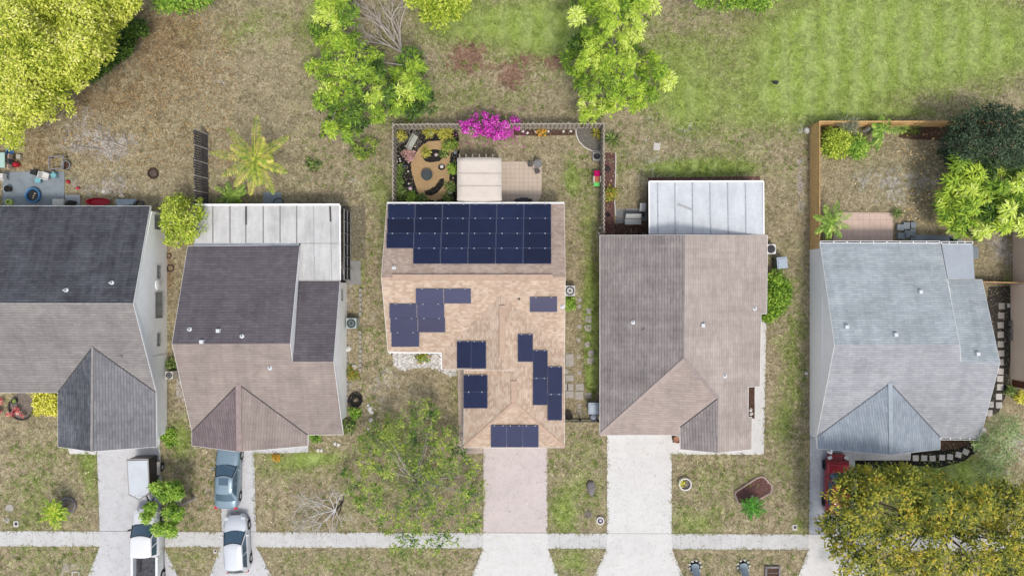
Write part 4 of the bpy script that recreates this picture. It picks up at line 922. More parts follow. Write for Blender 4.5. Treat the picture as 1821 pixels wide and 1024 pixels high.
def palm(name, label, cat, base_px, top_px, z, fronds, mat, leafL=.55, w=.06, trunk_r=.12, nleaf=26, trunkmat=None):
    loc = W(*base_px); top = W(*top_px, z); root = thing(name, label, cat, loc)
    if z > .4: MB().tube([loc-Vector((0,0,.1)), loc.lerp(top,.3)+Vector((.02,0,0)), loc.lerp(top,.7), top], [trunk_r*1.3, trunk_r, trunk_r*.9, trunk_r*.95], 9).build("trunk", trunkmat or GREYBARK, root, smooth=True)
    for az, Lm, el, dr in fronds:
        V, Fq = frond(None, None, np.array(top), R(az), Lm, el, dr, nleaf, leafL, w); npmesh("frond", V, Fq, mat, root)
    return root
palm("coconut_palm", "yellow-green palm with long feathery fronds behind the white metal patio roof", "palm", (447,300), (452,283), 3.0,
  [(172,2.9,.25,.12),(130,2.7,.3,.15),(208,2.5,.25,.2),(237,2.3,.4,.25),(262,2.5,.2,.25),(298,2.7,.15,.25),(338,2.5,.25,.2),(32,2.9,.3,.18),(83,2.9,.35,.15),(60,1.6,.7,.2),(285,2.0,.6,.2),(355,1.5,.7,.2),(150,1.6,.7,.2)], PALML, .66, .05, .12, 36)
palm("young_palm", "small green palm below the yellow palm at the edge of the white metal roof", "palm", (410,350), (411,349), .7,
  [(150,1.3,.4,.2),(200,1.2,.4,.2),(40,1.3,.3,.2),(15,1.2,.4,.2),(250,1.0,.5,.2),(330,.9,.5,.2),(100,1.0,.7,.2)], PALMG, .4, .07, .08, 18)
palm("potted_palm", "palm with drooping leaves between the orange fence and the pink tiled patio", "palm", (1480,400), (1478,395), 1.9,
  [(20,1.6,.3,.3),(75,1.5,.5,.2),(110,1.3,.4,.3),(160,1.3,.3,.3),(215,1.4,.4,.3),(262,1.5,.3,.3),(300,1.3,.5,.3),(345,1.4,.3,.3),(50,1.0,.8,.3),(240,1.0,.7,.2)], PALMG, .45, .08, .1, 18)
palm("fan_palm", "yellow and green palm against the rear orange fence", "palm", (1572,240), (1570,232), 1.5,
  [(8,1.9,.25,.2),(355,1.6,.4,.2),(100,1.0,.5,.2),(150,.9,.4,.2),(255,1.5,.3,.3),(235,1.3,.3,.3),(60,.8,.6,.2),(200,.8,.4,.3)], PALMG, .45, .08, .07, 18)
palm("yucca_palm", "yellow-green palm beside the round stone ring on the lower left lawn", "palm", (120,898), (96,913), 1.7,
  [(a+rng.uniform(-10,10), rng.uniform(.85,1.2), rng.uniform(.1,.8), rng.uniform(.2,.4)) for a in range(0,360,20)], leafmat("yucca_leaf", [LA(70,110,34), LA(130,170,48), LA(190,206,70), LA(220,220,96)], 1.5, .4), .34, .07, .11, 14, BARK)
palm("cabbage_palm", "green palm growing from the kidney-shaped brick bed on the front lawn", "palm", (1338,880), (1338,902), 1.2,
  [(a+rng.uniform(-8,8), rng.uniform(.75,1.0), rng.uniform(.1,.9), rng.uniform(.15,.3)) for a in range(0,360,17)], leafmat("vivid_palm_leaf", [LA(44,92,30), LA(84,148,50), LA(130,186,80)], 1, .4), .26, .05, .09, 14, PALEBARK)
def spiky(name, label, cat, px, py, r, n, mat, w=.07, up=(.2,1.1), z=.05, group=None):
    loc = W(px, py); root = thing(name, label, cat, loc, 0, group)
    V, Fq = rosette(np.array([[loc.x, loc.y, z+.1]]), n, r, w, up, .25); npmesh("leaf_rosette", V, Fq, mat, root)
    MB().lathe(loc, [(.09,-.05),(.08,.12),(.03,.2)], 8).build("stem", GREYBARK, root); return root
spiky("agave", "spiky green agave right of the tiled patio by the blue-grey house", "plant", 1590, 380, .62, 40, SPIKE)
spiky("agave", "spiky yellow plant inside the right corner of the wooden fence", "plant", 1059, 238, .65, 46, YSPIKE)
spiky("agave", "dark green spiky plant just outside the right corner of the wooden fence", "plant", 1088, 250, .8, 60, GARD)
spiky("agave", "long-leaved dark plant beside the yellow palm at the rear orange fence", "plant", 1620, 232, .7, 46, GARD)
spiky("agave", "pale spiky plant left of the yellow palm at the rear orange fence", "plant", 1551, 234, .6, 40, GREYLEAF)
spiky("agave", "pale yucca on the dark mulch beside the red car", "plant", 1534, 834, .75, 60, YSPIKE, .05)
spiky("agave", "second pale yucca on the dark mulch, under the olive tree", "plant", 1600, 833, .7, 56, YSPIKE, .05)
for x, y, lb in ((4,713,"red and white ti plant at the left edge, nearest the house wall"),(2,730,"red and white ti plant at the left edge, farther from the house wall"),(36,728,"red and white ti plant below the round litter bed"),(24,735,"pale red ti plant at the lower left of the round litter bed"),(46,737,"small dark red ti plant at the lower right of the round litter bed")):
    spiky("ti_plant", lb, "plant", x, y, .34 if x != 46 else .24, 26, REDLEAF, .09, (.1,.9), .25, "red plants by the charcoal house")
def bush(name, label, px, py, r, mat, z=.5, n=14, L=.18, w=.09, group=None):
    loc = W(px, py); root = thing(name, label, "plant", loc, 0, group); rp = r
    V, Fq = spray(crown_pts(ell(px, py, rp, rp, 14), n, z*.4, z, 0, .5, rp), 16, .2, L, w); npmesh("foliage", V, Fq, mat, root)
    limbs(loc, [loc+Vector((random.uniform(-.2,.2),random.uniform(-.2,.2),z*.6)) for _ in range(4)], .03, .01, n=4).build("stem", GREYBARK, root); return root
bush("small_bush", "bright green bush below the air conditioner of the solar panel house", 1012, 540, 10, BRIGHT, .7, 22)
bush("small_bush", "low bush with orange-red flowers in the white pebble bed", 752, 634, 9, leafmat("flowering_leaf", [LA(60,90,36), LA(110,140,50), LA(180,190,70), LA(214,110,70)], 2, .2), .6, 16)
bush("small_bush", "green bush at the white wall corner by the black cable coil house", 618, 758, 13, GARD, .7, 24)
bush("small_bush", "light green weedy bush beneath the coil of black hose", 630, 735, 10, BRIGHT, .4, 14)
bush("small_bush", "green bush at the brown house front near the driveway strip", 560, 776, 12, BRIGHT, .3, 16)
bush("small_bush", "green bush on the grass beside the white garage wall of the charcoal house", 300, 778, 16, BRIGHT, .4, 26)
bush("small_bush", "green bush in the narrow gap beside the white wall", 306, 648, 9, GARD, .6, 14)
bush("small_bush", "yellow-green bush outside the wooden fence with a red flower", 1086, 345, 10, leafmat("yellowish_leaf", [LA(70,90,40), LA(130,146,50), LA(180,186,70), LA(190,110,80)], 2, .2), .6, 26)
bush("small_bush", "yellow bush at the lower tip of the tan wall", 1818, 706, 10, YHEDGE, .8, 22)
bush("small_bush", "pale bush with white blooms beside the curved stepping stones", 1742, 790, 12, GREYLEAF, .6, 18)
bush("small_bush", "green bush between the tan wall and the dark gravel path", 1797, 694, 8, GARD, .6, 14)
bush("small_bush", "orange and green croton by the small dry bed next to the white wall", 628, 662, 10, leafmat("croton_leaf", [LA(80,110,44), LA(140,150,60), LA(206,150,60)], 2, .2), .4, 14)
bush("small_bush", "tiny orange flowering bush near the pale path of the brown house", 492, 812, 5, leafmat("orange_flower_leaf", [LA(120,120,50), LA(214,170,60), LA(220,140,50)], 2, .2), .3, 8)
bush("small_bush", "orange flowering bush among the white shells along the fence", 962, 234, 6, leafmat("marigold_leaf", [LA(100,120,50), LA(214,170,70), LA(224,150,60)], 2, .2), .4, 10)
bush("small_bush", "dark weedy plant in the middle of the back lawn behind the brown house", 556, 290, 13, GARD, .3, 14)
bush("small_bush", "thin green bush below the left mango tree", 645, 262, 24, SPARSE, 1.0, 34)
# garden around the gravel face
for x, y, r, m, z, n, lb in ((712,345,9,GARD,.5,22,"dark leafy plant at the lower left corner of the garden bed"),(728,352,10,BRIGHT,.35,16,"bright yellow-green plant at the bottom of the garden bed"),
  (748,356,11,GARD,.4,18,"dark leafy plant at the bottom centre of the garden bed"),(710,322,8,GARD,.6,16,"green plant at the left fence of the garden bed"),(712,300,6,GARD,.4,10,"small plant beside the left fence, left of the fire pit"),
  (800,332,7,GARD,.4,14,"dark plant between gravel and canopy, lower right of the garden"),(806,300,7,BRIGHT,.5,16,"light green plant at the left edge of the canopy"),(795,352,9,GARD,.4,14,"dark plant at the lower right corner of the garden bed"),
  (800,258,12,SPARSE,.8,22,"wispy yellow-green plant at the upper right of the garden bed"),(792,236,13,YSPIKE,.7,24,"yellow-green grassy plant under the bougainvillea"),(765,232,9,YSPIKE,.6,18,"yellow-green grassy plant beside the green ball at the rear fence"),
  (712,240,8,YSPIKE,.7,16,"pale grassy plant in the rear left corner of the fence"),(757,270,6,YSPIKE,.3,10,"small yellow plant on the upper edge of the eye-shaped bed"),(790,272,5,GARD,.3,8,"dark little plant at the right edge of the eye-shaped bed"),(725,276,9,leafmat("pink_leaf", [LA(120,120,80), LA(200,150,150), LA(226,186,180)], 2, .2),.5,14,"pink flowering plant beside the grey garden bench")):
    bush("garden_plant", lb, x, y, r, m, z, n, .2, .07, "plants in the garden bed")
# --- bare branches
def branchy(name, label, cat, base, dirs, L, r0, depth, mat, lift=.2, z0=.05, spread=.5):
    loc = W(*base); root = thing(name, label, cat, loc); mb = MB()
    def grow(p, az, el, L, r, d):
        pts = [p]; q = Vector(p); a = az
        for i in range(4):
            a += random.uniform(-.22,.22); q = q + Vector((math.cos(a)*math.cos(el), math.sin(a)*math.cos(el), math.sin(el)))*(L/4); q.z = max(q.z, .03); pts.append(Vector(q))
        mb.tube(pts, [r, r*.88, r*.76, r*.66, r*.5], 5, False)
        if d > 0:
            for k in range(random.choice((2,3,3))): grow(pts[random.choice((2,3,4))], a + random.uniform(-spread,spread)*1.6, el*.7+random.uniform(-.1,.2)*lift*3, L*random.uniform(.5,.8), r*.58, d-1)
    for az, el, l in dirs: grow(loc + Vector((0,0,z0)), R(az), el, L*l, r0, depth)
    mb.build("branch", mat, root, smooth=True); return root
branchy("bare_tree", "leafless grey tree reaching up beside the left mango tree", "tree", (716,96), [(120,.5,1),(104,.6,1.15),(135,.4,.9),(92,.6,1.1),(150,.35,.8)], 2.1, .10, 3, PALEBARK, .4, .4, .45)
branchy("bare_tree", "pale leafless tree spreading over the lawn and sidewalk beside the silver hatchback", "tree", (598,905), [(170,.35,1),(140,.4,1),(205,.35,1.1),(235,.3,1.1),(265,.3,.9),(115,.4,.8),(185,.5,1.2),(300,.3,.7),(60,.3,.5)], 1.55, .04, 4, M("bleached_wood", A(224,219,215), .9, .12), .5, .3, .7)
branchy("dead_branch", "pale dead branch lying on the dry back lawn", "branch", (226,263), [(172,.04,1.3),(150,.05,1.1),(185,.03,1.5),(250,.05,.5),(80,.05,.4)], 1.5, .045, 2, PALEBARK, .1, .05, .6)
branchy("twiggy_plant", "bare grey twiggy plant around the garden bench in the fence corner", "plant", (728,248), [(a,.5,1) for a in range(0,360,30)], .75, .016, 2, PALEBARK, .3, .1, .6)
branchy("fallen_branches", "grey fallen twigs under the left mango tree", "branch", (632,246), [(200,.1,1),(330,.1,1.1),(10,.1,.9),(250,.1,.8)], 1.2, .02, 2, GREYBARK, .2, .05, .7)
branchy("uprooted_branch", "short black forked branch beside the pale bare tree", "branch", (611,890), [(235,.1,1.3),(60,.2,.3),(180,.2,.3),(255,.15,.8)], .9, .05, 1, M("charred_wood", (.02,.018,.018), .8), .1, .1, .4)
branchy("tree_roots", "stray grey branches among the olive tree leaves by the stepping stones", "branch", (1700,880), [(150,.4,1),(100,.4,1),(200,.3,1.2),(40,.3,1)], 1.6, .04, 3, GREYBARK, .3, 2.6, .5)
# fallen leaves in the right back yard, weeds
def litter(name, label, n, px0, py0, px1, py1, mat, L=(.10,.22), dens=None):
    P = np.stack([rng.uniform(px0, px1, n), rng.uniform(py0, py1, n)], 1); k = K(); C = np.stack([(P[:,0]-910.5)*k, (512-P[:,1])*k, np.full(n,.05)], 1)
    az = rng.uniform(0,2*PI,n); D = np.stack([np.cos(az), np.sin(az), rng.normal(0,.1,n)],1); N = np.stack([rng.normal(0,.25,n), rng.normal(0,.25,n), np.ones(n)],1)
    V, Fq = leaves_mesh(C, D, N, rng.uniform(*L,n), rng.uniform(.05,.10,n), .1, .2); tag(npmesh(name, V, Fq, mat), label, "leaves", kind="stuff")
DRYL = leafmat("dry_leaf", [LA(150,104,52), LA(200,160,90), LA(224,200,140), LA(236,222,180)], 1, .2, 0)
litter("fallen_leaves", "dry yellow leaves fallen on the right back yard", 150, 1600, 240, 1700, 400, DRYL, (.14,.3))
litter("leaf_litter", "brown leaf litter under the large yellow-green tree", 2600, 30, 20, 420, 300, leafmat("brown_litter_leaf", [LA(100,76,48), LA(150,116,70), LA(186,152,104)], 1, .2, 0), (.08,.18))
litter("leaf_litter", "scattered pale leaves on the lawns", 1300, 0, 200, 1821, 1024, leafmat("pale_litter_leaf", [LA(170,150,110), LA(206,190,150), LA(226,214,186)], 1, .2, 0), (.06,.16))
litter('fallen_petals', 'magenta petals fallen on the grass around the bougainvillea', 160, 805, 190, 935, 262, MAGENTA, (.05,.11))
def weeds(n):
    cs = []
    for x0, y0, x1, y1, m in ((520,930,860,945,40),(455,780,545,800,0),(1040,460,1064,700,60),(640,400,680,760,70),(1395,560,1432,800,60),(0,780,165,940,120),(300,770,385,940,70),(470,820,600,940,40),(980,760,1072,940,90),(1200,815,1430,940,110),(0,975,150,1024,50),(480,980,840,1024,60),(1215,982,1415,1024,40),(1220,290,1340,310,50),(1010,270,1050,350,30),(700,100,1000,200,60),(1100,210,1440,300,80),(540,200,690,340,60)):
        for _ in range(m): p = W(random.uniform(x0,x1), random.uniform(y0,y1)); cs.append((p.x,p.y,.02))
    C = np.array(cs); V, Fq = rosette(C, 12, .2, .035, (.1,.9), .2); tag(npmesh("weeds", V, Fq, leafmat("weed_leaf", [LA(76,96,44), LA(124,142,66), LA(162,174,96)], .6, .4)), "low green weeds scattered through the lawns", "weeds", kind="stuff")
weeds(0)
# ---------------------------------------------------------------- fences, pergola, gates
WEATH = M("weathered_wood", A(188,178,164), .9, .22, 5, bump=.3); DWEATH = M("dark_weathered_wood", A(92,88,92), .95, .35, 5, bump=.3)
ORWOOD = M("orange_stained_wood", (.66,.43,.19), .75, .16, 2.5, bump=.2); ORDARK = M("orange_wood_post", (.56,.36,.16), .8, .2, 3); RAILW = M("grey_brown_rail", A(176,168,160), .9, .25, 5)
def fence(name, label, pts, hgt, matp, matpost, step=2.4, pw=.14, gap=.012, lean=(0,0), thick=.025, double=False, railm=None, jig=.0, rails=(.3,1.0,1.6), railside=1, group=None):
    """pts: ground corners; panels of pickets between posts"""
    root = thing(name, label, "fence", Vector((*pts[0], 0)), 0, group); lv = Vector((*lean, 0))
    for i in range(len(pts)-1):
        a, b = Vector((*pts[i], 0)), Vector((*pts[i+1], 0)); L = (b-a).length; n = max(1, round(L/step)); d = (b-a).normalized(); nrm = Vector((-d.y, d.x, 0))
        for k in range(n+1):
            if k == n and i < len(pts)-2: continue
            p = a.lerp(b, k/n); MB().bar(p+nrm*.06*railside, p+nrm*.06*railside+Vector((0,0,hgt+.04))+lv, .1, .1).build("post", matpost, root)
        for k in range(n):
            p0, p1 = a.lerp(b, k/n), a.lerp(b, (k+1)/n); l = (p1-p0).length; m = int(l/(pw+gap)); mb = MB(); r = MB()
            for j in range(m):
                c = p0 + d*((j+.5)*l/m); hj = hgt*(1+random.uniform(-jig, jig)); off = nrm*((.05 if j % 2 else -.05) if double else 0)
                if jig and random.random() < jig*.5: continue
                t = Vector((0,0,hj)) + lv*(hj/hgt)
                q = d*(pw/2*(1.0)); th = nrm*thick/2; z0 = Vector((0,0,.03))
                vs = [c+off+z0-q-th, c+off+z0+q-th, c+off+z0+q+th, c+off+z0-q+th, c+off+t-q-th, c+off+t+q-th, c+off+t+q+th, c+off+t-q+th]
                mb.add(vs, [(3,2,1,0),(4,5,6,7),(0,1,5,4),(1,2,6,5),(2,3,7,6),(3,0,4,7)])
            pa = mb.build("picket_panel", matp, root)
            for z in rails:
                o = nrm*(.0 if double else .045*railside) + lv*(z/hgt); r.bar(p0+o+Vector((0,0,z)), p1+o+Vector((0,0,z)), .05, .09)
            r.build("rail", railm or matpost, pa)
    return root
fence("wooden_fence", "pale weathered wooden fence on three sides of the garden behind the solar panel house",
      [(-8.55,5.75),(-8.55,11.72),(6.6,11.78),(6.6,4.0)], 1.75, WEATH, WEATH, 2.45, .13, .02, double=True, thick=.05, jig=.015, rails=(.3,1.72))
fence("wooden_fence", "orange stained wooden privacy fence around the right back yard", [(22.06,2.85),(22.06,11.95),(36.5,11.95)], 1.8, ORWOOD, ORDARK, 2.4, .19, .012, railside=-1, rails=(.3,1.0,1.65))
fence("wooden_fence", "dark weathered leaning wooden fence in the back yard left of the palm", [(-22.5,5.9),(-22.55,11.35)], 1.75, DWEATH, RAILW, 1.2, .14, .03, lean=(-.3,0), jig=.06, rails=(.15,.85,1.6), railside=-1, railm=DWEATH)
fence("metal_fence", "low dark metal fence closing the gap beside the tan and taupe houses", [(3.75,-9.75),(6.3,-9.75)], 1.1, DARKM, DARKM, 1.3, .03, .09, rails=(.12,.95), thick=.03)
fence("wooden_fence", "short reddish fence joining the blue-grey house and the tan wall", [(33.0,.42),(36.9,.32)], 1.2, M("reddish_wood", A(170,132,116), .9, .2, 4), ORDARK, 2, .16, .01)
pg = thing("pergola", "freestanding pergola with a cream fabric canopy over the tiled patio", "pergola", W(852,320))
CANV = M("cream_canopy_fabric", A(229,218,206), .9, .05, 2, bump=.1)
zc = 2.35; c00, c11 = W(813,357,zc), W(892,281,zc); mb = MB(); n = 10
for i in range(n+1):
    for j in range(7):
        f, g2 = j/6, i/n; x = c00.x + (c11.x-c00.x)*f; y = c00.y + (c11.y-c00.y)*g2
        mb.v.append(Vector((x, y + (.05 if i == n else -.06 if i == 0 else 0)*math.sin(PI*f), zc - .012*math.sin(PI*g2*2)**2)))
mb.f += [(i*7+j, i*7+j+1, (i+1)*7+j+1, (i+1)*7+j) for i in range(n) for j in range(6)]
cv = mb.build("canopy", CANV, pg, smooth=True); sol = cv.modifiers.new("thickness", 'SOLIDIFY'); sol.thickness = .02
for py in (309, 331):
    a, b = W(813,py,2.39), W(892.5,py,2.39); MB().bar(a, b, .05, .015).build("canopy_seam", M("canopy_hem", A(216,204,192), .9), cv)
for x in np.linspace(c00.x+.15, c11.x-.15, 7): MB().bar((x, c00.y-.45, 2.25), (x, c11.y+.28, 2.25), .06, .12).build("rafter", WEATH, pg)
for y in (c00.y+.1, c11.y-.15): MB().bar((c00.x-.05, y, 2.12), (c11.x+.05, y, 2.12), .08, .14).build("beam", WEATH, pg)
for x in (c00.x+.12, c11.x-.12):
    for y in (c00.y+.1, c11.y-.15): MB().box((x,y,1.03),(.1,.1,2.05)).build("post", WEATH, pg)

# ---------------------------------------------------------------- vehicles
CARGL = M("car_glass", (.035,.075,.115), .08, .05, spec=.8, coat=.4); TYRE = M("tyre_rubber", (.018,.018,.02), .85, .1); RIM = M("alloy_rim", A(196,198,202), .35, .08, metal=.4)  # car glass: blue sky reflection put into the base colour
HEADL = M("headlight_lens", A(210,216,222), .15, .05, spec=.6); TAIL = M("tail_light", (.45,.02,.03), .25, .05); BLK = M("black_plastic", (.02,.02,.022), .5, .1)
def paint(name, c, metal=.3): return M(name, c, .28, .04, .8, metal=metal, spec=.5, coat=.6, fine=False)
def wheel(root, x, y, r, w, s):
    t = MB().lathe((x, y, r), [(r*.62,-w/2),(r*.94,-w/2),(r,-w/2+.03),(r,w/2-.03),(r*.94,w/2),(r*.62,w/2)], 22, axis='X').build("wheel", TYRE, root, world=False, smooth=False)
    mb = MB(); xo = x + s*(w/2+.004)
    mb.lathe((xo-s*.02, y, r), [(r*.63,-.015),(r*.63,.015),(r*.5,.018)] , 20, axis='X')
    mb.build("rim", RIM, t, world=False)
def car(label, name, px, py, L, hw, hz, belt, roofz, rz, pm, cowl, yrf, yrr, ybk, wt, front=1.0, wr=.32, sunroof=False, wagon=False, trunkz=None, cabin=True, bed=None, cat="car", rimm=None, nose=.22):
    """local axes: +y is the bonnet end; cowl..ybk windscreen foot to rear glass foot, yrf..yrr the roof"""
    root = thing(name, label, cat, W(px, py), rz); h = L/2; tz = trunkz or belt-.04
    st = [(-h,hw*.78,tz-.22,.32),(-h+.05,hw*.86,tz-.08,.25),(-h+.22,hw*.95,tz,.2),(-h*.55,hw,belt,.18),(0,hw,belt,.18),(cowl,hw,belt+.01,.18),(h*.62,hw*.985,hz+.04,.18),(h-.45,hw*.95,hz,.2),(h-nose,hw*.86,hz-.07,.22),(h-.07,hw*.70,hz-.17,.26),(h,hw*.55,hz-.30,.32)]
    if bed: st = [(-h,hw*.95,.60,.36),(-h+.1,hw*.985,.62,.25),(-h*.55,hw,.62,.2),(-.52,hw,.62,.2),(-.50,hw,belt,.2)] + st[4:]
    V = []; nr = 0
    for y, w, zt, zb in st:
        crown = .035; half = [(0,zt+crown),(.5*w,zt+crown*.75),(.82*w,zt),(.955*w,zt-.07),(w,zt-.22 if zt-.22>zb+.1 else zb+.12),(.985*w,zb+.08),(.9*w,zb)]
        ring = [(-x,z) for x,z in reversed(half[1:])] + half; nr = len(ring); V += [(x,y,z) for x,z in ring]
    ns = len(st); Fc = []
    for i in range(ns-1):
        for k in range(nr-1): Fc.append((i*nr+k, (i+1)*nr+k, (i+1)*nr+k+1, i*nr+k+1))
        Fc.append((i*nr+nr-1, (i+1)*nr+nr-1, (i+1)*nr, i*nr))
    Fc.append(tuple(range(nr))); Fc.append(tuple(reversed(range((ns-1)*nr, ns*nr))))
    if bed:                                # open load bed: cut the deck between bed[0]..bed[1]
        pass
    b = MB().add(V, Fc).build("body", pm, root, world=False, smooth=True)
    # cabin
    xs_ = [-1,-.7,-.35,0,.35,.7,1]; bow = .16; wb = hw*.93
    def cur(v): return (cowl+(yrf-cowl)*v, ybk+(yrr-ybk)*v, wb+(wt-wb)*v, belt-.03+(roofz-belt+.03)*v)
    def ringpts(v, sh=1.0, dz=0):
        yF, yR, w, z = cur(v); yc = (yF+yR)/2
        pts = [(x*w*sh, yc+(yF + bow*(1-x*x) - yc)*sh, z+dz) for x in xs_] + [(w*sh*1.015, yc+((yF*2+yR)/3-yc)*sh, z+dz),(w*sh*1.015, yc+((yF+yR*2)/3-yc)*sh, z+dz)] + [(x*w*sh, yc+(yR - bow*.6*(1-x*x)-yc)*sh, z+dz) for x in reversed(xs_)] + [(-w*sh*1.015, yc+((yF+yR*2)/3-yc)*sh, z+dz),(-w*sh*1.015, yc+((yF*2+yR)/3-yc)*sh, z+dz)]
        return pts
    rs = [ringpts(0), ringpts(.5), ringpts(.96), ringpts(1, .975, .015), ringpts(1, .88, .04), ringpts(1, .5, .062)]
    m = len(rs[0]); V = [p for r in rs for p in r]; Fc = []
    for i in range(len(rs)-1):
        for k in range(m): Fc.append((i*m+(k+1)%m, i*m+k, (i+1)*m+k, (i+1)*m+(k+1)%m))
    Fc.append(tuple(reversed(range((len(rs)-1)*m, len(rs)*m))))
    cab = MB().add(V, Fc).build("cabin", pm, root, world=False, smooth=True)
    def pane(name, us, vs, fn, nrm):
        V = [Vector(fn(u, v)) + Vector(nrm)*.014 for v in vs for u in us]; nu = len(us)
        Fc = [(j*nu+i, j*nu+i+1, (j+1)*nu+i+1, (j+1)*nu+i) for j in range(len(vs)-1) for i in range(nu-1)]
        MB().add(V, Fc).build(name, CARGL, root, world=False, smooth=True)
    U = [-.9,-.6,-.3,0,.3,.6,.9]; VV = [.06,.5,.93]
    fwd = Vector((0, roofz-belt, cowl-yrf)).normalized(); bk = Vector((0, -(roofz-belt), (yrr-ybk))).normalized()
    pane("windshield", U, VV, lambda u, v: (u*cur(v)[2], cur(v)[0]+bow*(1-u*u), cur(v)[3]), fwd)
    V_ = [Vector((u*cur(v)[2]*1.02, cur(v)[0]+bow*(1-u*u), cur(v)[3])) + fwd*.007 for v in (-.04,.5,1.0) for u in [-.98,-.6,-.3,0,.3,.6,.98]]
    MB().add(V_, [(j*7+i, j*7+i+1, (j+1)*7+i+1, (j+1)*7+i) for j in range(2) for i in range(6)]).build('windshield_trim', BLK, root, world=False, smooth=True)
    pane("rear_window", U if not wagon else [u*.9 for u in U], VV, lambda u, v: (-u*cur(v)[2]*.96, cur(v)[1]-bow*.6*(1-u*u), cur(v)[3]), bk)
    for s in (-1, 1):
        sn = Vector((s*(roofz-belt), 0, wb-wt)).normalized()
        def side(u, v): yF, yR, w, z = cur(v); y = yR+(yF-yR)*u; k = 1+.015*math.sin(PI*u)*1.2; return (s*w*k, y, z)
        for a, c in (((.10,.49),(.53,.93)) if not bed else ((.06,.44),(.50,.90))):
            us = list(np.linspace(a, c, 4)); us = us if s > 0 else us[::-1]; pane("side_window", us, [.12,.5,.88], side, sn*1.3)
    if sunroof: MB().box((0, (yrf+yrr)/2+.28, roofz+.058), (wt*1.1, .5, .012)).build("sunroof", CARGL, root, world=False)
    for s in (-1, 1):
        MB().box((s*(hw+.09), cowl-.28, belt+.04), (.22,.12,.15), rz=-s*.35, taper=.8).build("mirror", pm if not bed else BLK, root, world=False)
        MB().box((s*hw*.70, h-.27, hz-.115), (hw*.34,.22,.11), rz=-s*.42).build("headlight", HEADL, root, world=False)
        MB().box((s*hw*.80, -h+.10, tz-.13), (hw*.26,.18,.16), rz=s*.3).build("tail_light", TAIL, root, world=False)
        for y in (h-.88, -h+.85): wheel(root, s*(hw-.10), y, wr, .21, s); 
        for y in (h-.88, -h+.85): MB().lathe((s*(hw-.03), y, wr), [(wr*1.18,-.035),(wr*1.18,.035)], 20, axis='X').build("wheel_arch", BLK, root, world=False)
    MB().box((0, h-.03, hz-.30), (hw*.8,.08,.12)).build("grille", BLK, root, world=False)
    return root
car("blue-grey sedan with a sunroof, its bonnet under the brown roof on the second driveway", "parked_car", 411, 842, 4.75, .88, .80, .96, 1.40, R(-2), paint("blue_grey_paint", A(136,160,174), .3), .85, .05, -1.05, -1.72, .62, sunroof=True)
car("silver hatchback with its bonnet up the driveway, behind the blue-grey sedan on the sidewalk", "parked_car", 427, 960, 4.2, .87, .86, .98, 1.50, R(3), paint("silver_paint", A(226,231,236), .2), .95, .10, -1.62, -2.0, .64, wagon=True, nose=.35)
car("shiny red car on the right driveway, half hidden under the olive and orange tree", "parked_car", 1482, 856, 4.4, .86, .84, .98, 1.46, R(-1), paint("red_paint", A(160,14,40), .1), .8, .05, -1.35, -1.85, .63, nose=.55)
# pickup
pk = car("white pickup truck with an open dark load bed, parked across the sidewalk", "pickup_truck", 271, 967.5, 5.9, .98, 1.12, 1.22, 1.80, R(0), paint("white_truck_paint", A(240,242,244), 0), 1.74, 1.05, -.30, -.42, .74, wr=.39, bed=True, trunkz=.62, cat="truck", nose=.3)
hw = .98; y1, y0 = -.50, -2.93
bedm = MB().box((0,(y0+y1)/2,.72),(hw*1.62,y1-y0,.06)); bedm.build("load_bed", M("worn_bed_liner", (.07,.07,.08), .7, .6, 5), pk, world=False)
bw = MB()
for s in (-1,1): bw.box((s*(hw-.085),(y0+y1)/2,.86),(.17,y1-y0,.76))
bw.box((0,y0+.04,.9),(hw*1.62,.08,.66)); bw.box((0,y1+.02,.95),(hw*1.66,.06,.56)); bw.build("bed_side", bpy.data.materials["white_truck_paint"], pk, world=False)
MB().box((-.52,-1.25,.80),(.16,.95,.1)).build("toolbox", BLK, pk, world=False)
# cargo trailer
tr = thing("cargo_trailer", "small dark enclosed cargo trailer with a pale roof and pointed nose, on the left driveway", "trailer", W(253,850), 0)
TRD = M("black_trailer_panel", (.03,.028,.028), .4, .15); TRR = M("trailer_roof_sheet", A(214,220,226), .45, .06, 1.5); TRT = M("trailer_edge_trim", A(176,172,166), .5, .1)
tz = 1.85; T_ = [W(x,y,tz).xy for x,y in ((226,817),(263,816),(265.5,876),(248,888.5),(229.5,879))]
MB().prism([tuple(q) for q in T_], .45, tz-.03).build("body", TRD, tr)
cT = sum(T_, Vector((0,0)))/5
mb = MB().prism([tuple(cT+(q-cT)*.95) for q in T_], tz-.02, tz+.02); ro = mb.build("roof", TRR, tr)
mb = MB()
for i in range(5): a, b = T_[i], T_[(i+1)%5]; mb.bar((*a,tz-.02),(*b,tz-.02),.07,.07)
mb.build("edge_trim", TRT, tr)
mb = MB(); [mb.box((*(W(x,881,tz).xy), tz+.03), (.09,.05,.03)) for x in (241,247,253)]; mb.build("roof_marker_lamp", TRT, ro)
ex = max(q.x for q in T_)+.13
for s, x in ((1, ex), (-1, min(q.x for q in T_)-.13)):
    y = W(0,830,.3).y
    t = MB().lathe((x,y,.32),[(.19,-.1),(.30,-.1),(.33,-.07),(.33,.07),(.30,.1),(.19,.1)],20,axis='X').build("wheel", TYRE, tr); MB().lathe((x+s*.085,y,.32),[(.2,-.012),(.2,.012),(.1,.02)],16,axis='X').build("rim", RIM, t)
    MB().box((x-s*.02,y,.68),(.24,.95,.05)).box((x-s*.02,y-.44,.6),(.24,.05,.18)).box((x-s*.02,y+.44,.6),(.24,.05,.18)).build("fender", TRT, tr)
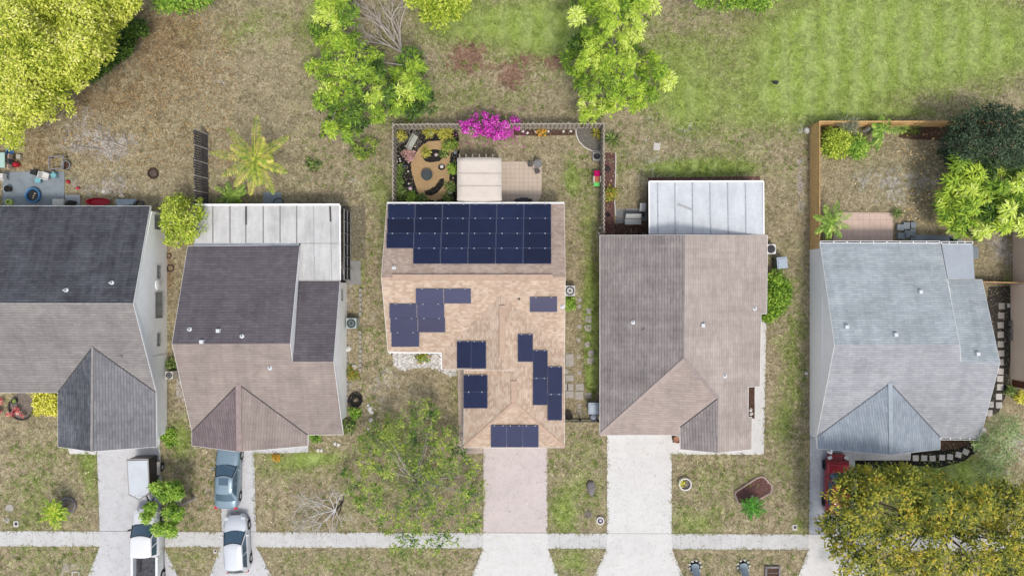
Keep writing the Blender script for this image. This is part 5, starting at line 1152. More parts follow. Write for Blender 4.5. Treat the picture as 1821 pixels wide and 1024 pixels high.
nz = T_[3]; mb = MB().bar((nz.x-.5,nz.y+.5,.45),(nz.x+.12,nz.y-.75,.45),.07,.09).bar((nz.x+.7,nz.y+.5,.45),(nz.x+.12,nz.y-.75,.45),.07,.09).box((nz.x+.12,nz.y-.55,.55),(.1,.1,.5)); mb.build("hitch", BLK, tr)

# ---------------------------------------------------------------- yard things
def simple(name, label, cat, px, py, mb_fn, mat, group=None, smooth=False, z=0):
    mb = MB(); c = W(px, py, 0); c.z = z; mb_fn(mb, c); return tag(mb.build(name, mat, None, c, smooth), label, cat, group)
def plastic(name, c): return M(name, c, .45, .06, 3)
CY = plastic("cyan_plastic", A(132,196,206)); WHITEP = plastic("white_plastic", A(236,234,230)); REDP = plastic("red_plastic", A(196,30,54)); PINKP = plastic("pink_plastic", A(222,24,120)); GREENP = plastic("green_plastic", A(120,232,120)); BROWNP = plastic("terracotta_plastic", A(196,112,80))
BLUEP = plastic("blue_plastic", A(78,140,196)); NAVY = plastic("navy_plastic", A(40,44,110)); GREYP = plastic("grey_lid_plastic", A(178,190,202)); STONE = M("grey_stone", A(148,142,142), .95, .3, 4, bump=.5); WSTONE = M("white_stone", A(236,232,226), .9, .12, 6)
# air conditioners
def aircon(label, px, py, s, body, fan, rzz=0, h=.8):
    c = W(px, py); r = thing("air_conditioner", label, "air conditioner", c, rzz)
    MB().box((c.x,c.y,.03),(s*1.12,s*1.12,.06)).build("base_pad", STONE, r); MB().box((c.x,c.y,.06+h/2),(s,s,h),taper=.97).build("casing", body, r)
    f = MB().ring((c.x,c.y,.06+h),s*.30,s*.42,.02).build("fan_grille", DARKM, r); mb = MB().lathe((c.x,c.y,.062+h),[(s*.30,0),(s*.30,.008),(s*.1,.012)],20)
    mb.build("fan_disc", fan, f); mb = MB()
    for k in range(9): a = 2*PI*k/9; mb.bar((c.x+math.cos(a)*s*.08,c.y+math.sin(a)*s*.08,.09+h),(c.x+math.cos(a)*s*.41,c.y+math.sin(a)*s*.41,.09+h),.02,.012)
    mb.lathe((c.x,c.y,.085+h),[(s*.09,0),(s*.09,.03),(s*.05,.035)],12); mb.build("fan_guard", DARKM, f); return r
LGREY = plastic("light_grey_casing", A(214,214,210)); LGREEN = plastic("pale_green_casing", A(176,190,186))
aircon("white air conditioner with a black fan ring beside the solar panel house", 1012, 517, .78, LGREY, WHITEP)
aircon("pale green air conditioner with a finned fan beside the white wall", 629, 574, .78, LGREEN, M("fan_blue_grey", A(120,136,140), .5))
aircon("cream air conditioner in the gap beside the charcoal house", 309, 665, .55, plastic("cream_casing", A(232,228,216)), M("fan_grey", A(150,156,156), .5), 0, .7)
aircon("white air conditioner partly under the right eave of the taupe house", 1364, 444, .72, WHITEP, DARKM)
# wheelie bins
def bin_(label, px, py, rzz, lid, body, w=.78, d=.85):
    c = W(px, py); r = thing("wheelie_bin", label, "bin", c, rzz)
    MB().box((0,0,.5),(w*.86,d*.86,1.0),taper=1.08).build("body", body, r, world=False)
    l = MB().box((0,0,1.03),(w,d,.06),taper=.96).box((0,-.02,1.08),(w*.8,d*.78,.05),taper=.9).build("lid", lid, r, world=False); MB().bar((-w*.4,d*.5,1.0),(w*.4,d*.5,1.0),.05,.05).build("handle", BLK, l, world=False)
    for s in (-1,1): MB().lathe((s*w*.42,d*.38,.12),[(.12,-.03),(.12,.03)],14,axis='X').build("wheel", TYRE, r, world=False)
bin_("wheelie bin with a pale grey lid by the metal fence between two houses", 1053, 722, 0, GREYP, GREYP)
bin_("wheelie bin with a pale grey lid standing beside the half-round shrub", 1382, 468, R(5), GREYP, M("bin_side", A(100,110,116), .5))
def pot(name, label, px, py, r, h, mat, fill=None, cat="pot", z=0, group=None):
    c = W(px, py); c.z = z; root = thing(name, label, cat, c, 0, group)
    MB().lathe_open(c, [(r*.75,0),(r,h),(r*.9,h),(r*.8,h*.75),(.001,h*.72)], 22).build("shell", mat, root, smooth=False)
    if fill: MB().lathe(c+Vector((0,0,h*.7)), [(r*.84,0),(r*.8,.03),(r*.2,.05)], 16).build("filling", fill, root)
    return root
pot("bucket", "round navy blue bucket in front of the wheelie bin by the metal fence", 1055, 740, .28, .4, NAVY, GREYP, "bucket")
pot("plant_pot", "black plant pot at the wall of the solar panel house, by the metal fence", 1011, 738, .29, .45, BLK, DARKG)
pot("fire_pit", "round dark metal fire pit on the tan gravel", 760, 312, .43, .35, M("fire_pit_iron", A(92,98,102), .6, .2), M("fire_pit_ash", A(84,92,94), .9, .3, 6), "fire pit")
simple("garden_ball", "glossy white ball in the small round hole of the gravel", "ornament", 786, 297, lambda m, c: m.blob(c+Vector((0,0,.17)), .15, .03), WHITEP, smooth=True)
simple("garden_ball", "pale pink ball on the dark eye-shaped bed", "ornament", 776, 276, lambda m, c: m.blob(c+Vector((0,0,.15)), .14, .03), plastic("pale_pink_glaze", A(212,190,186)), smooth=True)
simple("garden_ball", "green ball beside the rear fence of the garden", "ornament", 767, 238, lambda m, c: m.blob(c+Vector((0,0,.2)), .18, .03), plastic("green_glaze", A(150,186,164)), smooth=True)
simple("garden_ball", "pinkish ball on the black mulch at the lower left of the gravel", "ornament", 730, 336, lambda m, c: m.blob(c+Vector((0,0,.15)), .16, .05), plastic("mauve_glaze", A(212,190,198)), smooth=True)
simple("garden_ball", "grey-white ball at the lower right of the gravel, near the canopy", "ornament", 801, 343, lambda m, c: m.blob(c+Vector((0,0,.15)), .16, .05), plastic("grey_glaze", A(176,168,170)), smooth=True)
simple("garden_ball", "blue-grey ball above the upper left corner of the canopy", "ornament", 810, 272, lambda m, c: m.blob(c+Vector((0,0,.15)), .14, .05), plastic("bluegrey_glaze", A(168,176,182)), smooth=True)
simple("garden_ball", "dark blue-grey ball on the mulch left of the fire pit", "ornament", 720, 296, lambda m, c: m.blob(c+Vector((0,0,.15)), .17, .05), plastic("slate_glaze", A(70,74,84)), smooth=True)
for x, y in ((711,283),(726,305),(727,327),(724,283),(706,288),(712,287)): simple("pebble", "white pebble on the black mulch left of the gravel", "stone", x, y, lambda m, c: m.blob(c+Vector((0,0,.05)), .07, .15), WSTONE, "white pebbles on the black mulch")
gb = thing("garden_bench", "weathered grey garden bench set diagonally in the rear left fence corner", "bench", W(734,255), R(-28))
GBM = M("bench_wood", A(188,190,178), .9, .2, 5)
MB().box((.05,0,.42),(.34,1.15,.05)).build("seat", GBM, gb, world=False); MB().box((-.16,0,.62),(.05,1.15,.4)).build("backrest", GBM, gb, world=False)
for sx in (-.12,.18):
    for sy in (-.5,.5): MB().box((sx,sy,.2),(.06,.06,.4)).build("leg", GBM, gb, world=False)
# bistro set on the patio
bt = thing("bistro_table", "small dark metal bistro table on the corner of the tiled patio", "table", W(956,294))
MB().lathe(W(956,294)+Vector((0,0,.7)),[(.30,0),(.32,.015),(.30,.03)],20).build("table_top", M("grey_metal_top", A(140,136,134), .5, .3, 8), bt); MB().tube([W(956,294),W(956,294)+Vector((0,0,.7))],.03).build("leg", DARKM, bt)
MB().lathe(W(956,294),[(.2,0),(.18,.03),(.03,.06)],14).build("base", DARKM, bt)
def chair(label, px, py, rz, mat, s=.42, arm=False, name="chair", tall=.38, group=None):
    r = thing(name, label, "chair", W(px, py), rz, group); z = .06 if group else 0
    MB().box((0,0,.44),(s,s,.04)).build("seat", mat, r, world=False); MB().box((0,s/2-.02,.46+tall/2),(s,.04,tall)).build("backrest", mat, r, world=False)
    for sx in (-1,1):
        for sy in (-1,1): MB().box((sx*(s/2-.03),sy*(s/2-.03),.21),(.04,.04,.42)).build("leg", mat, r, world=False)
        if arm: MB().box((sx*s/2,0,.62),(.05,s,.03)).build("armrest", mat, r, world=False)
    return r
def round_chair(label, px, py, rz):
    r = thing("bistro_chair", label, "chair", W(px, py), rz)
    MB().ring((0,0,.44), .15, .19, .03).lathe((0,0,.43),[(.16,0),(.16,.015)],16).build("seat", M("seat_wicker", A(112,104,100), .7, .3, 9), r, world=False)
    mb = MB(); pts = [(math.cos(a)*.2, math.sin(a)*.2, .85) for a in np.linspace(.3,2.8,8)]; mb.tube(pts, .015); mb.tube([pts[0],(pts[0][0],pts[0][1],.45)],.012); mb.tube([pts[-1],(pts[-1][0],pts[-1][1],.45)],.012); mb.build("backrest", DARKM, r, world=False)
    for k in range(4): a = PI/4+k*PI/2; MB().tube([(math.cos(a)*.16,math.sin(a)*.16,.43),(math.cos(a)*.2,math.sin(a)*.2,0)],.014).build("leg", DARKM, r, world=False)
round_chair("dark metal bistro chair left of the small patio table", 943, 294, R(90)); round_chair("dark metal bistro chair below the small patio table", 955, 306, R(200))
simple("grill_cover", "black and white covered grill at the edge of the solar panel roof by the patio", "grill", 931, 361, lambda m, c: m.box(c+Vector((0,0,.5)),(1.3,.5,.9),taper=.85).box(c+Vector((0,.12,1.0)),(.6,.3,.12)), BLK)
# garden corner
mb = MB(); pts = [W(x,y,.08) for x,y in ((1024,229),(1025,240),(1030,252),(1040,262),(1054,269),(1070,270))]; mb.tube(pts, .045, 6); tag(mb.build("bed_edging", WSTONE, None, pts[0]), "pale curved edging of the gravel bed in the fence corner", "edging")
mb = MB(); pts = [W(x,y,.05) for x,y in ((1095,272),(1095,300),(1094,330),(1093,360),(1095,384))]; mb.tube(pts, .04, 6); tag(mb.build("bed_edging", WSTONE, None, pts[0]), "thin pale edging along the red mulch strip outside the fence", "edging")
for x, y in ((930,234),(953,235),(975,234),(1002,234),(1015,234),(938,237)): simple("shell", "white shell on the brown bed along the rear fence", "ornament", x, y, lambda m, c: m.blob(c+Vector((0,0,.06)), .1, .2, sz=.6), WSTONE, "white shells along the fence")
q = thing("square_planter", "grey square planter with a black bowl against the right fence", "planter", W(1060,280)); c = W(1060,280)
MB().box(c+Vector((0,0,.2)),(.58,.62,.4)).build("box", M("planter_grey", A(176,174,168), .8, .1), q); MB().lathe(c+Vector((0,0,.40)),[(.2,0),(.24,.06),(.19,.065),(.1,.02)],16).build("bowl", BLK, q)
ts = thing("toy_slide", "pink, white and green plastic toddler slide by the right fence", "toy", W(1060,319)); c = W(1060,319)
MB().box(c+Vector((.0,.33,.55)),(.36,.45,.12),tilt=Matrix.Rotation(R(-20),3,'X')).box(c+Vector((-.19,.33,.62)),(.05,.45,.16),tilt=Matrix.Rotation(R(-20),3,'X')).box(c+Vector((.19,.33,.62)),(.05,.45,.16),tilt=Matrix.Rotation(R(-20),3,'X')).build("slide", PINKP, ts)
MB().box(c+Vector((0,-.08,.6)),(.32,.42,.06)).build("platform", BROWNP, ts); MB().box(c+Vector((0,-.42,.42)),(.42,.3,.1)).build("step", GREENP, ts)
for s in (-1,1): MB().box(c+Vector((s*.24,-.1,.45)),(.1,.5,.85),taper=.85).build("side_panel", plastic("cream_plastic", A(232,222,206)), ts)
simple("garden_lamp", "small white globe lamp at the wooden fence above the corner of the taupe roof", "lamp", 1066, 406, lambda m, c: m.blob(c+Vector((0,0,.5)), .1, .02).tube([c, c+Vector((0,0,.45))], .02), WHITEP)
simple("garden_lamp", "small white globe lamp nearest the corner of the taupe roof", "lamp", 1064, 416, lambda m, c: m.blob(c+Vector((0,0,.5)), .1, .02).tube([c, c+Vector((0,0,.45))], .02), WHITEP)
pot("plant_pot", "empty black plant pot in the red mulch strip outside the fence", 1080, 302, .2, .3, BLK, DARKG); pot("plant_pot", "black round pot on the mulch left of the grey bench", 1081, 383, .17, .25, BLK, BLACK)
bn = thing("outdoor_bench", "pale grey slatted outdoor bench on the dusty pad by the white patio roof", "bench", W(1124,389)); c = W(1124,389)
BG = M("bench_grey", A(196,200,198), .6, .08, 5); MB().box(c+Vector((0,-.26,.45)),(1.2,.42,.06),tilt=Matrix.Rotation(R(4),3,'X')).build("seat", BG, bn); MB().box(c+Vector((0,.14,.66)),(1.14,.36,.06),tilt=Matrix.Rotation(R(35),3,'X')).build("backrest", BG, bn); MB().box(c+Vector((0,-.04,.5)),(1.1,.05,.04)).build("slat_gap", DARKM, bn)
for sx in (-.5,.5):
    for sy in (-.4,.1): MB().box(c+Vector((sx,sy,.21)),(.05,.05,.42)).build("leg", DARKM, bn)
cs = thing("side_chair", "pale grey high-backed chair to the right of the grey outdoor bench", "chair", W(1140,375)); c = W(1140,373)
MB().box(c+Vector((0,.12,.7)),(.42,.62,.07),tilt=Matrix.Rotation(R(25),3,'X')).build("backrest", BG, cs); MB().box(c+Vector((0,-.4,.42)),(.4,.3,.06)).build("seat", DARKM, cs)
for sx in (-.17,.17):
    for sy in (-.5,.2): MB().box(c+Vector((sx,sy,.2)),(.05,.05,.4)).build("leg", DARKM, cs)
# stepping stones
SSTONE = M("stepping_stone", A(186,180,172), .9, .14, 4); PSTONE = M("pale_paver", A(216,210,204), .9, .1, 4)
def paver(px, py, w, d, rz, label, group, mat=SSTONE, round_=False, z=.05):
    c = W(px, py); mb = MB()
    if round_: mb.lathe(c, [(w/2,0),(w/2,z),(w*.42,z+.01)], 16)
    else: mb.box(c+Vector((0,0,z/2)), (w, d, z), rz, taper=.96)
    return tag(mb.build("stepping_stone", mat, None, c), label, "stepping stone", group)
for x, y, w, d, rd in ((1047,553,.42,.42,0),(1046.5,567.5,.46,.5,0),(1045.5,583,.48,.5,0),(1045,612,.46,.5,1),(1051,628,.5,.5,1),(1050,642,.52,.5,0)): paver(x,y,w,d,random.uniform(-.1,.1),"square or round stepping stone in the green strip beside the taupe house","stepping stones in the green strip",SSTONE,rd)
for x, y, w, d in ((1013,640,.62,.95),(1013,672,.62,.45),(1014,688,.48,.5),(1013,701,.62,.5),(1007,660,.3,.35),(1007,688,.25,.5)): paver(x,y,w,d,random.uniform(-.04,.04),"grey paving slab along the right wall of the solar panel house","slabs along the solar panel house wall",SSTONE)
for x, y, w, d in ((1031,688,.62,.5),(1030,703,.62,.6),(1046,703,.5,.4),(1030,722,.3,.4),(1030,733,.3,.4)): paver(x,y,w,d,random.uniform(-.1,.1),"worn stepping stone in the middle of the gap behind the metal fence","worn stones behind the metal fence",M("worn_stone", A(178,168,156), .9, .25, 5) if w < .4 else SSTONE)
for x, y in ((1031,533),(1030,545),(1030,580),(1029,604),(1029,634),(1030,663)): paver(x,y,.3,.3,random.uniform(-.5,.5),"small sunken stone in the bare strip beside the solar panel house","sunken stones in the bare strip",SSTONE,True,.03)
for i, (x, y) in enumerate(((1781,544),(1780,561),(1779,578),(1779,595),(1779,612),(1780,628),(1779,644),(1779,660),(1778,673),(1778,688),(1776,705),(1776,720))): paver(x,y,.46,.46,random.uniform(-.06,.06),"square pale stepping stone in the dark gravel beside the blue-grey house","stepping stones in the dark gravel",SSTONE if i < 7 else PSTONE)
for x, y in ((1761,719),(1759,734),(1748,766)): paver(x,y,.46,.46,0,"pale stepping stone partly under the right eave of the blue-grey house","stepping stones under the eave",PSTONE)
for i, (x, y) in enumerate(((1628,814),(1643,814),(1658,814.5),(1675,813),(1689,812),(1704,808),(1717,803))): paver(x,y,.44,.42,-[0,0,0,-.05,-.1,-.25,-.4][i]*-1,"pale square stepping stone in the curved black bed in front of the blue-grey house","curved row of stepping stones",PSTONE)
for i in range(3): simple("paver_block", "grey cinder paver stacked on the tan wall side path", "block", 1798, (575,588,600)[i], lambda m, c: m.box(c+Vector((0,0,.15)),(.36,.42,.3)), M("paver_block_grey", A(150,146,140), .9, .15, 5), "grey pavers by the tan wall")
paver(1168,261,.5,.55,R(-8),"lone pale square paver on the lawn behind the taupe house",None,PSTONE); paver(1793,543,.22,.3,0,"small white paver at the top of the dark gravel path",None,PSTONE)
for x, y, w, d in ((1598,405,.48,.44),(1609,402,.45,.5),(1621,401,.38,.42),(1600,420,.55,.45),(1610,417,.4,.5),(1620,414,.4,.5),(1621,426,.4,.3)): simple("concrete_block", "grey-blue concrete block next to the pink tiled patio", "block", x, y, lambda m, c: m.box(c+Vector((0,0,.15)),(w,d,.3),random.uniform(-.08,.08)), M("blue_block", A(150,160,166), .9, .15, 5), "concrete blocks by the pink patio")
# edging bricks beside house 2
EB = M("edging_brick", A(182,176,168), .95, .2, 6); nb = 0
for x, ya, yb in ((616.5,508,730),(641,508,660)):
    y = ya
    while y < yb:
        if random.random() < .85 and not (560 < y < 590 and x > 620): simple("edging_brick", "rough grey edging stone in two rows beside the brown house's white side wall", "brick", x+random.uniform(-.8,.8), y, lambda m, c: m.box(c+Vector((0,0,.06)),(.2+random.uniform(-.03,.03),.27,.12),random.uniform(-.15,.15),taper=.9), EB, "edging stones beside the white wall")
        y += 8.3
for i, (x, y) in enumerate(((655,700),(658,728),(660,745),(661,729),(660,742))): pass
for x, y, r in ((658,727,.2),(661,732,.16),(660,746,.15),(655,720,.1),(596,788,.13),(602,790,.13),(566,800,.13),(572,800,.12),(655,762,.1),(630,652,.2),(620,620,.22)): simple("white_rock", "white broken rock on the lawn around the brown house", "rock", x, y, lambda m, c: m.blob(c+Vector((0,0,.06)), r, .3, sz=.7), WSTONE, "white rocks around the brown house")
mb = MB()
for k in range(26):
    c = W(632+random.uniform(-3,3), 712+random.uniform(-4,4), .06+k*.007); rr = random.uniform(.25,.5); mb.tube([c+Vector((math.cos(a)*rr*1.0, math.sin(a)*rr*1.1, random.uniform(0,.05))) for a in np.linspace(random.random()*6, random.random()*6+5.2, 16)], .016, 4, False)
tag(mb.build("hose_coil", BLK, None, W(632,712)), "tangled coil of black hose beside the white wall of the brown house", "hose")
for x, y, r, lb in ((300,455,.2,"small coil of dark hose beside the round lime-green tree"),(303,477,.28,"larger coil of dark hose below the small one beside the white wall")):
    mb = MB(); [mb.tube([W(x,y,.04+.02*k)+Vector((math.cos(a)*r*(1-.12*k),math.sin(a)*r*(1-.12*k),0)) for a in np.linspace(0,6.28,18)], .02, 4, False) for k in range(3)]; tag(mb.build("hose_coil", M("brown_hose", A(96,76,68), .6), None, W(x,y)), lb, "hose")
simple("utility_box", "small white utility box on the stained concrete pad", "box", 614, 484, lambda m, c: m.box(c+Vector((0,0,.15)),(.2,.4,.2)).box(c+Vector((0,.08,.26)),(.1,.1,.01)).box(c+Vector((0,-.08,.26)),(.1,.1,.01)), WHITEP)
# hoop behind house 2
mb = MB(); c = W(496,362,.1); mb.tube([c+Vector((math.cos(a)*.38,math.sin(a)*.38,.1)) for a in np.linspace(0,6.28,24)], .03, 5, False); tag(mb.build("hose_hoop", BLK, None, W(496,362)), "black hose hoop on the grey pad below the palm", "hose")
# back yard of house 1
pl = thing("kiddie_pool", "round blue paddling pool with dark water on the grey slab", "pool", W(62,348)); c = W(62,348,.05)
MB().lathe_open(c, [(.50,0),(.56,.32),(.52,.36),(.46,.33),(.43,.05)], 30).build("shell", BLUEP, pl, smooth=False); wtr = M("dark_pool_water", (.012,.014,.016), .08, .1, spec=.5); MB().lathe(c, [(.44,.0),(.455,.16)], 28).build("water", wtr, pl)
for x, y in ((66,345),(64,349),(63,353)): simple("floating_toy", "small pale toy floating in the dark water of the paddling pool", "toy", x, y, lambda m, c: m.blob(c+Vector((0,0,.24)), .07, .2), M("toy_cream", A(222,204,170), .6), "toys in the paddling pool")
tb = thing("garden_table", "pale turquoise table with a cloth at the left edge of the yard", "table", W(8,287)); c = W(8,288)
MB().box(c+Vector((0,0,.73)),(1.05,1.1,.04)).build("table_top", plastic("turquoise_cloth", A(184,216,206)), tb)
for sx in (-.4,.4):
    for sy in (-.4,.4): MB().box(c+Vector((sx,sy,.35)),(.05,.05,.7)).build("leg", DARKM, tb)
def stool(label, px, py, mat, r=.2, h=.42, name="stool", sides=8):
    c = W(px, py); o = thing(name, label, "stool", c); MB().lathe(c+Vector((0,0,h-.06)), [(r*.95,0),(r,.03),(r*.92,.07)], sides).build("seat", mat, o)
    for k in range(4): a = PI/4+k*PI/2; MB().bar(c+Vector((math.cos(a)*r*.75,math.sin(a)*r*.75,h-.05)), c+Vector((math.cos(a)*r*.95,math.sin(a)*r*.95,0)), .06, .04).build("leg", mat, o)
stool("pale blue plastic stool above the blue paddling pool", 73, 322, CY, .24); stool("pale blue square stool at the right of the white chair", 101, 313, CY, .25, .42, "stool", 4)
chair("white reclining garden chair on the grey slab between two blue stools", 87, 315, R(75), WHITEP, .5, True, "garden_chair", .5)
chair("white garden chair at the left edge of the grey slab", 13, 317, R(-90), WHITEP, .46, True, "garden_chair", .4)
chair("white garden chair cut by the left edge of the photo", 1, 316, R(90), WHITEP, .46, True, "garden_chair", .4)
simple("black_crate", "black fabric box at the upper edge of the grey slab", "crate", 65, 308, lambda m, c: m.box(c+Vector((0,0,.2)),(.5,.38,.4),R(-15),taper=.9), BLK)
pot("plant_pot", "black tub standing at the left of the grey slab", 19, 337, .24, .4, BLK, BLACK, "tub")
simple("garden_clog", "lime-rimmed black basket at the lower left of the grey slab", "basket", 19, 360, lambda m, c: m.ring(c, .16, .24, .25, 16, 1.1, .9).lathe(c, [(.16,.02),(.16,.06)], 12), plastic("lime_plastic", A(206,226,120)))
pot("basin", "blue and white basin beside the turquoise table", 20, 272, .3, .2, plastic("pale_blue_plastic", A(140,190,226)), plastic("deep_blue", A(50,96,160)), "basin")
simple("toy_ride", "red ride-on toy on the ground right of the turquoise table", "toy", 33, 294, lambda m, c: m.blob(c+Vector((0,0,.25)), (.26,.2), .15).box(c+Vector((.1,-.1,.45)),(.2,.12,.1)), REDP)
simple("wooden_crate", "pale wooden crate beside the turquoise table", "crate", 37, 280, lambda m, c: m.box(c+Vector((0,0,.15)),(.3,.32,.3)), M("pale_crate", A(190,184,170), .9, .15))
chair("brown folding chair right of the turquoise table, upper one", 25, 281, R(-90), M("tan_chair", A(198,170,150), .7), .36); chair("dark folding chair right of the turquoise table, middle one", 24, 289, R(-90), M("slate_chair", A(80,90,96), .7), .38); chair("tan folding chair right of the turquoise table, lower one", 24, 299, R(-90), M("tan_chair_pale", A(214,190,170), .7), .34)
fr = thing("square_stand", "square grey metal frame standing on leaf litter above the grey slab", "frame", W(100,291)); mb = MB(); cc = [W(x,y,.6) for x,y in ((87,279),(113,278),(112,300),(88,301))]
for i in range(4): MB().bar(cc[i], cc[(i+1)%4], .08, .08).build("bar", M("worn_grey_paint", A(150,146,152), .7, .3, 6), fr); MB().bar(cc[i], Vector((cc[i].x,cc[i].y,0)), .06, .06).build("leg", DARKM, fr)
pot("plant_pot", "white-rimmed round pot of brown soil right of the square metal frame", 121, 295, .34, .35, plastic("grey_rim", A(176,178,184)), BROWN)
simple("toy_ball", "red flower-like toy on the dry grass right of the slab", "toy", 123, 324, lambda m, c: m.blob(c+Vector((0,0,.12)), .14, .2), REDP); simple("toy_ball", "pink and white toy on the sandy ground right of the slab", "toy", 140, 335, lambda m, c: m.blob(c+Vector((0,0,.12)), (.16,.11), .1), plastic("rose_plastic", A(212,70,100)))
simple("cool_box", "white and grey cool box against the rear edge of the charcoal roof", "box", 111, 361, lambda m, c: m.box(c+Vector((0,0,.25)),(.8,.45,.5)).box(c+Vector((0,0,.53)),(.84,.48,.06),taper=.95), LGREY)
simple("grey_panel", "pale grey sheet panel lying behind the cool box", "panel", 131, 356, lambda m, c: m.box(c+Vector((0,0,.1)),(1.1,.75,.05),tilt=Matrix.Rotation(.08,3,'X')), M("panel_grey", A(176,182,188), .6, .1))
simple("trash_bag", "black bag right of the cool box at the charcoal roof edge", "bag", 130, 362, lambda m, c: m.blob(c+Vector((0,0,.25)), (.38,.22), .2), BLK)
simple("kayak", "long red boat-shaped tub lying along the rear wall of the charcoal house", "boat", 178, 359.5, lambda m, c: m.lathe_open(c, [(.3,0),(.42,.3),(.45,.32),(.40,.30),(.32,.08),(.001,.07)], 24, 2.05, .62), REDP)
simple("board_stack", "stack of blue-white boards right of the red tub", "boards", 225, 360, lambda m, c: [m.box(c+Vector((.02*i,.12-.09*i,.1+.08*i)),(1.5-.1*i,.2,.05),.03*i) for i in range(4)], M("blue_white_board", A(184,198,214), .5, .15))
simple("white_rock", "pale boulder above the blue-white boards", "rock", 218, 349, lambda m, c: m.blob(c+Vector((0,0,.1)), .2, .25, sz=.8), M("cream_rock", A(214,204,184), .9, .15))
simple("bucket_hoop", "dark ring-shaped tub at the rear right corner of the charcoal house", "tub", 250, 363, lambda m, c: m.ring(c, .22, .28, .3), M("ring_grey", A(110,112,116), .6))
fp = thing("fire_ring", "dark round fire ring on the dry back lawn below the dead branch", "fire ring", W(273,309)); MB().ring(W(273,309), .30, .40, .16, 20).build("rim", M("scorched_stone", A(82,66,58), .9, .4, 8), fp); MB().lathe(W(273,309), [(.31,0),(.30,.04),(.1,.06)], 14).build("ash", M("ash", A(110,96,88), .95, .4, 9), fp)
simple("white_disc", "small white disc on the dry ground above the red tub", "disc", 184, 341, lambda m, c: m.lathe(c, [(.12,0),(.12,.04),(.05,.06)], 12), WHITEP)
pot("plant_pot", "dark round pot with a plant in the round litter bed", 29, 712, .2, .3, DARKM, GARD)
mb = MB(); mb.tube([W(38+22*math.cos(a),722-24*math.sin(a),.05) for a in np.linspace(PI*.9,PI*1.9,20)], .07, 6); tag(mb.build("bed_edging", M("dark_edging", A(70,64,60), .9), None, W(20,735)), "dark curved edging of the round litter bed", "edging")
# front lawns
def ring_bed(label, px, py, r, rim, fill, h=.15, name="stone_ring", w=.09):
    c = W(px, py); o = thing(name, label, "planter", c); MB().ring(c, r-w, r, h, 24).build("rim", rim, o); MB().lathe(c, [(r-w,0),(r-w-.01,h*.5),(r*.3,h*.6)], 18).build("soil", fill, o); return o
ring_bed("round grey stone ring around the leaning palm on the lower left lawn", 122, 898, .64, STONE, LITTER, .2, w=.12)
ring_bed("round white planter with yellow flowers left of the kidney-shaped bed", 1217, 859, .47, WSTONE, LITTER, .35)
bush("yellow_flower", "yellow flower in the round white planter", 1214, 858, 4, YHEDGE, .5, 6, .12, .07)
ring_bed("small white ring planter at the lower right of the narrow lawn by the pink driveway", 1067, 924, .29, WSTONE, BLACK, .25); simple("garden_ball", "pale lilac ball in the small white ring planter", "ornament", 1067, 923, lambda m, c: m.blob(c+Vector((0,0,.25)), .13, .03), plastic("lilac_glaze", A(222,206,226)), smooth=True)
ring_bed("faint broken grey ring in the grass of the narrow lawn", 1046, 914, .26, STONE, LITTER, .06, w=.05)
simple("boulder", "grey boulder on the narrow lawn between the pink and white driveways", "rock", 1051, 866, lambda m, c: m.blob(c+Vector((0,0,.18)), (.33,.5), .18, 14, 9, .6), STONE)
kb = thing("brick_bed", "kidney-shaped brick-edged bed on the front lawn of the taupe house", "planter", W(1340,870)); ko = [(1307,880),(1308,874),(1345,850),(1352,847),(1359,848),(1372,862),(1373,869),(1370,876),(1352,886),(1335,893),(1314,895)]
mb = MB(); pts = [W(x,y,.07) for x,y in ko+ko[:1]]; mb.tube(pts, .085, 6, False); mb.build("brick_edge", M("pink_brick", A(196,172,160), .9, .25, 9, bump=.4), kb); MB().prism([tuple(W(x,y).xy) for x,y in ko], .02, .05).build("mulch", REDM, kb)
def meterbox(label, px, py, s=.36, name="meter_box", cover=None):
    c = W(px, py); o = thing(name, label, "utility box", c); MB().box(c+Vector((0,0,.03)),(s,s*1.15,.06)).build("frame", PSTONE, o); MB().box(c+Vector((.02,.02,.062)),(s*.5,s*.55,.012)).build("cover", cover or DARKM, o)
meterbox("white water meter box on the lawn near the sidewalk, left of the right driveway", 1413, 937); meterbox("white water meter box on the lower left lawn beside two round covers", 29, 931, .38); meterbox("white water meter box at the edge of the silver hatchback's driveway", 383, 979, .26)
simple("manhole_cover", "larger round concrete cover on the lower left lawn", "cover", 17.5, 903, lambda m, c: m.lathe(c, [(.3,0),(.3,.04),(.2,.05)], 20), SSTONE); simple("manhole_cover", "smaller round concrete cover on the lower left lawn", "cover", 12, 924, lambda m, c: m.lathe(c, [(.2,0),(.2,.04),(.12,.05)], 18), SSTONE)
mb = MB(); cc = [W(x,y,.04) for x,y in ((129,1016),(141,1016),(141,1030),(129,1030))]; [mb.bar(cc[i],cc[(i+1)%4],.07,.08) for i in range(4)]; tag(mb.build("ground_surround", PSTONE, None, W(135,1022)), "white square frame in the grass at the lower edge left of the left driveway", "frame")
PIL = M("blue_grey_paint_post", A(164,182,194), .5, .1, 3)
for x, y, tx, ty, lb in ((1236,1006,1243,1040,"left one of the two blue-grey bulbous mailbox posts ringed with white stones"),(1322,1005,1330,1040,"right one of the two blue-grey bulbous mailbox posts ringed with white stones")):
    c = W(x, y); o = thing("mailbox_post", lb, "mailbox", c); top = W(tx, ty, 1.25)
    MB().tube([c, c.lerp(top,.25), c.lerp(top,.6), c.lerp(top,.85), top], [.30,.27,.25,.33,.12], 14).build("body", PIL, o, smooth=True)
    for k in range(9): a = 2*PI*k/9; MB().blob(c+Vector((math.cos(a)*.44,math.sin(a)*.44,.06)), .1, .3, 7, 5).build("border_stone", WSTONE, o)
    MB().lathe(c, [(.42,0),(.40,.03)], 16).build("soil", BLACK, o)
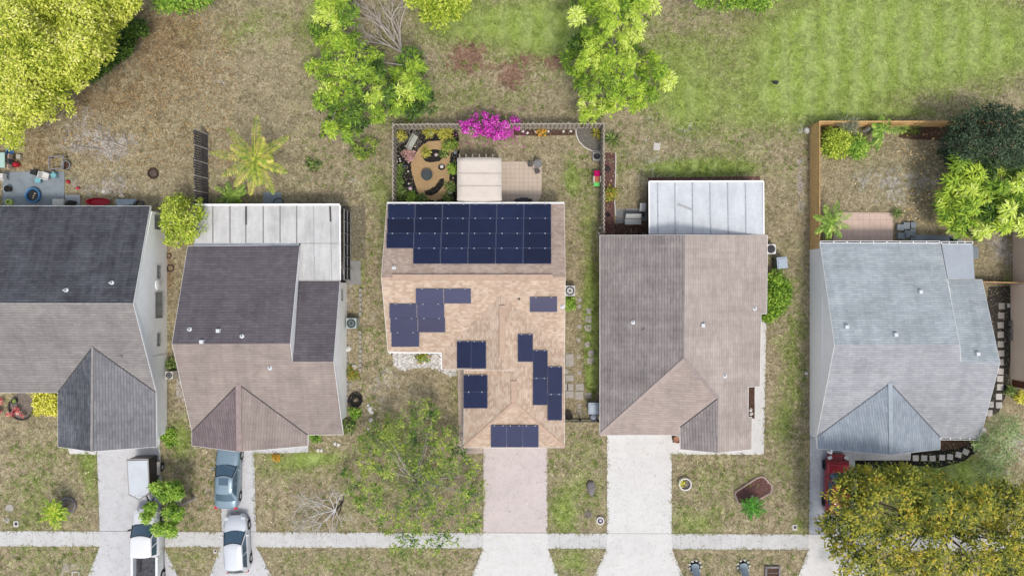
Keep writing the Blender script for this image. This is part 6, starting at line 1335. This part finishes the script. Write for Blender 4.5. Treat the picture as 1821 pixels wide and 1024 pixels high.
pb_ = thing("planter_box", "square grey planter box at the lower edge of the right lawn", "planter", W(1373,1016)); c = W(1373,1017); mb = MB()
for s in (-1,1): mb.box(c+Vector((s*.5,0,.1)),(.14,1.0,.2)); mb.box(c+Vector((0,s*.43,.1)),(.86,.14,.2))
mb.build("rim", STONE, pb_); MB().box(c+Vector((0,0,.04)),(.86,.72,.06)).build("soil", BROWN, pb_); MB().bar(c+Vector((-.43,0,.1)),c+Vector((.43,0,.1)),.05,.05).build("divider", STONE, pb_)
simple("white_rock", "white rock outside the upper left corner of the orange fence", "rock", 1434, 233, lambda m, c: m.blob(c+Vector((0,0,.12)), (.22,.24), .15), WSTONE)
simple("garden_statue", "white statue against the rear orange fence between the shrubs", "statue", 1538, 232, lambda m, c: m.lathe(c, [(.16,0),(.18,.1),(.12,.3),(.16,.5),(.1,.62),(.11,.72),(.04,.82)], 12), WHITEP)
simple("lawn_sprinkler", "small dark object on the upper right lawn", "sprinkler", 1379, 148, lambda m, c: m.blob(c+Vector((0,0,.12)), (.22,.12), .3).box(c+Vector((-.2,.05,.2)),(.2,.1,.1)), DARKM)
simple("flood_light", "white twin floodlight at the lower left corner of the blue-grey house", "lamp", 1432, 769, lambda m, c: m.blob(c+Vector((0,0,2.0)), .12, .1).blob(c+Vector((.22,-.1,2.0)), .12, .1).bar(c+Vector((0,0,2.0)), c+Vector((.5,0,2.1)), .06, .06), WHITEP)
simple("garden_light", "small black and white spotlight at the base of the left wall of the blue-grey house", "lamp", 1432, 663, lambda m, c: m.blob(c+Vector((0,0,.2)), .12, .1).tube([c, c+Vector((0,0,.2))], .03), WHITEP)
simple("terracotta_pot", "brown pot between the white driveway and the taupe gable", "pot", 1203, 779, lambda m, c: m.lathe_open(c, [(.22,0),(.3,.4),(.25,.4),(.2,.3),(.001,.28)], 18), M("terracotta", A(176,128,104), .8, .15))
for x, y in ((1335,735),(1334,728)): simple("white_rock", "pale driftwood lump in the narrow brown bed by the taupe wall", "rock", x, y, lambda m, c: m.blob(c+Vector((0,0,.1)), .14, .3), WSTONE, "lumps in the narrow brown bed")
simple("roof_fan", "black and white compact box under the small flat roof of the blue-grey house", "box", 1693, 428, lambda m, c: m.box(c+Vector((0,0,.25)),(.3,.2,.5)), BLK)
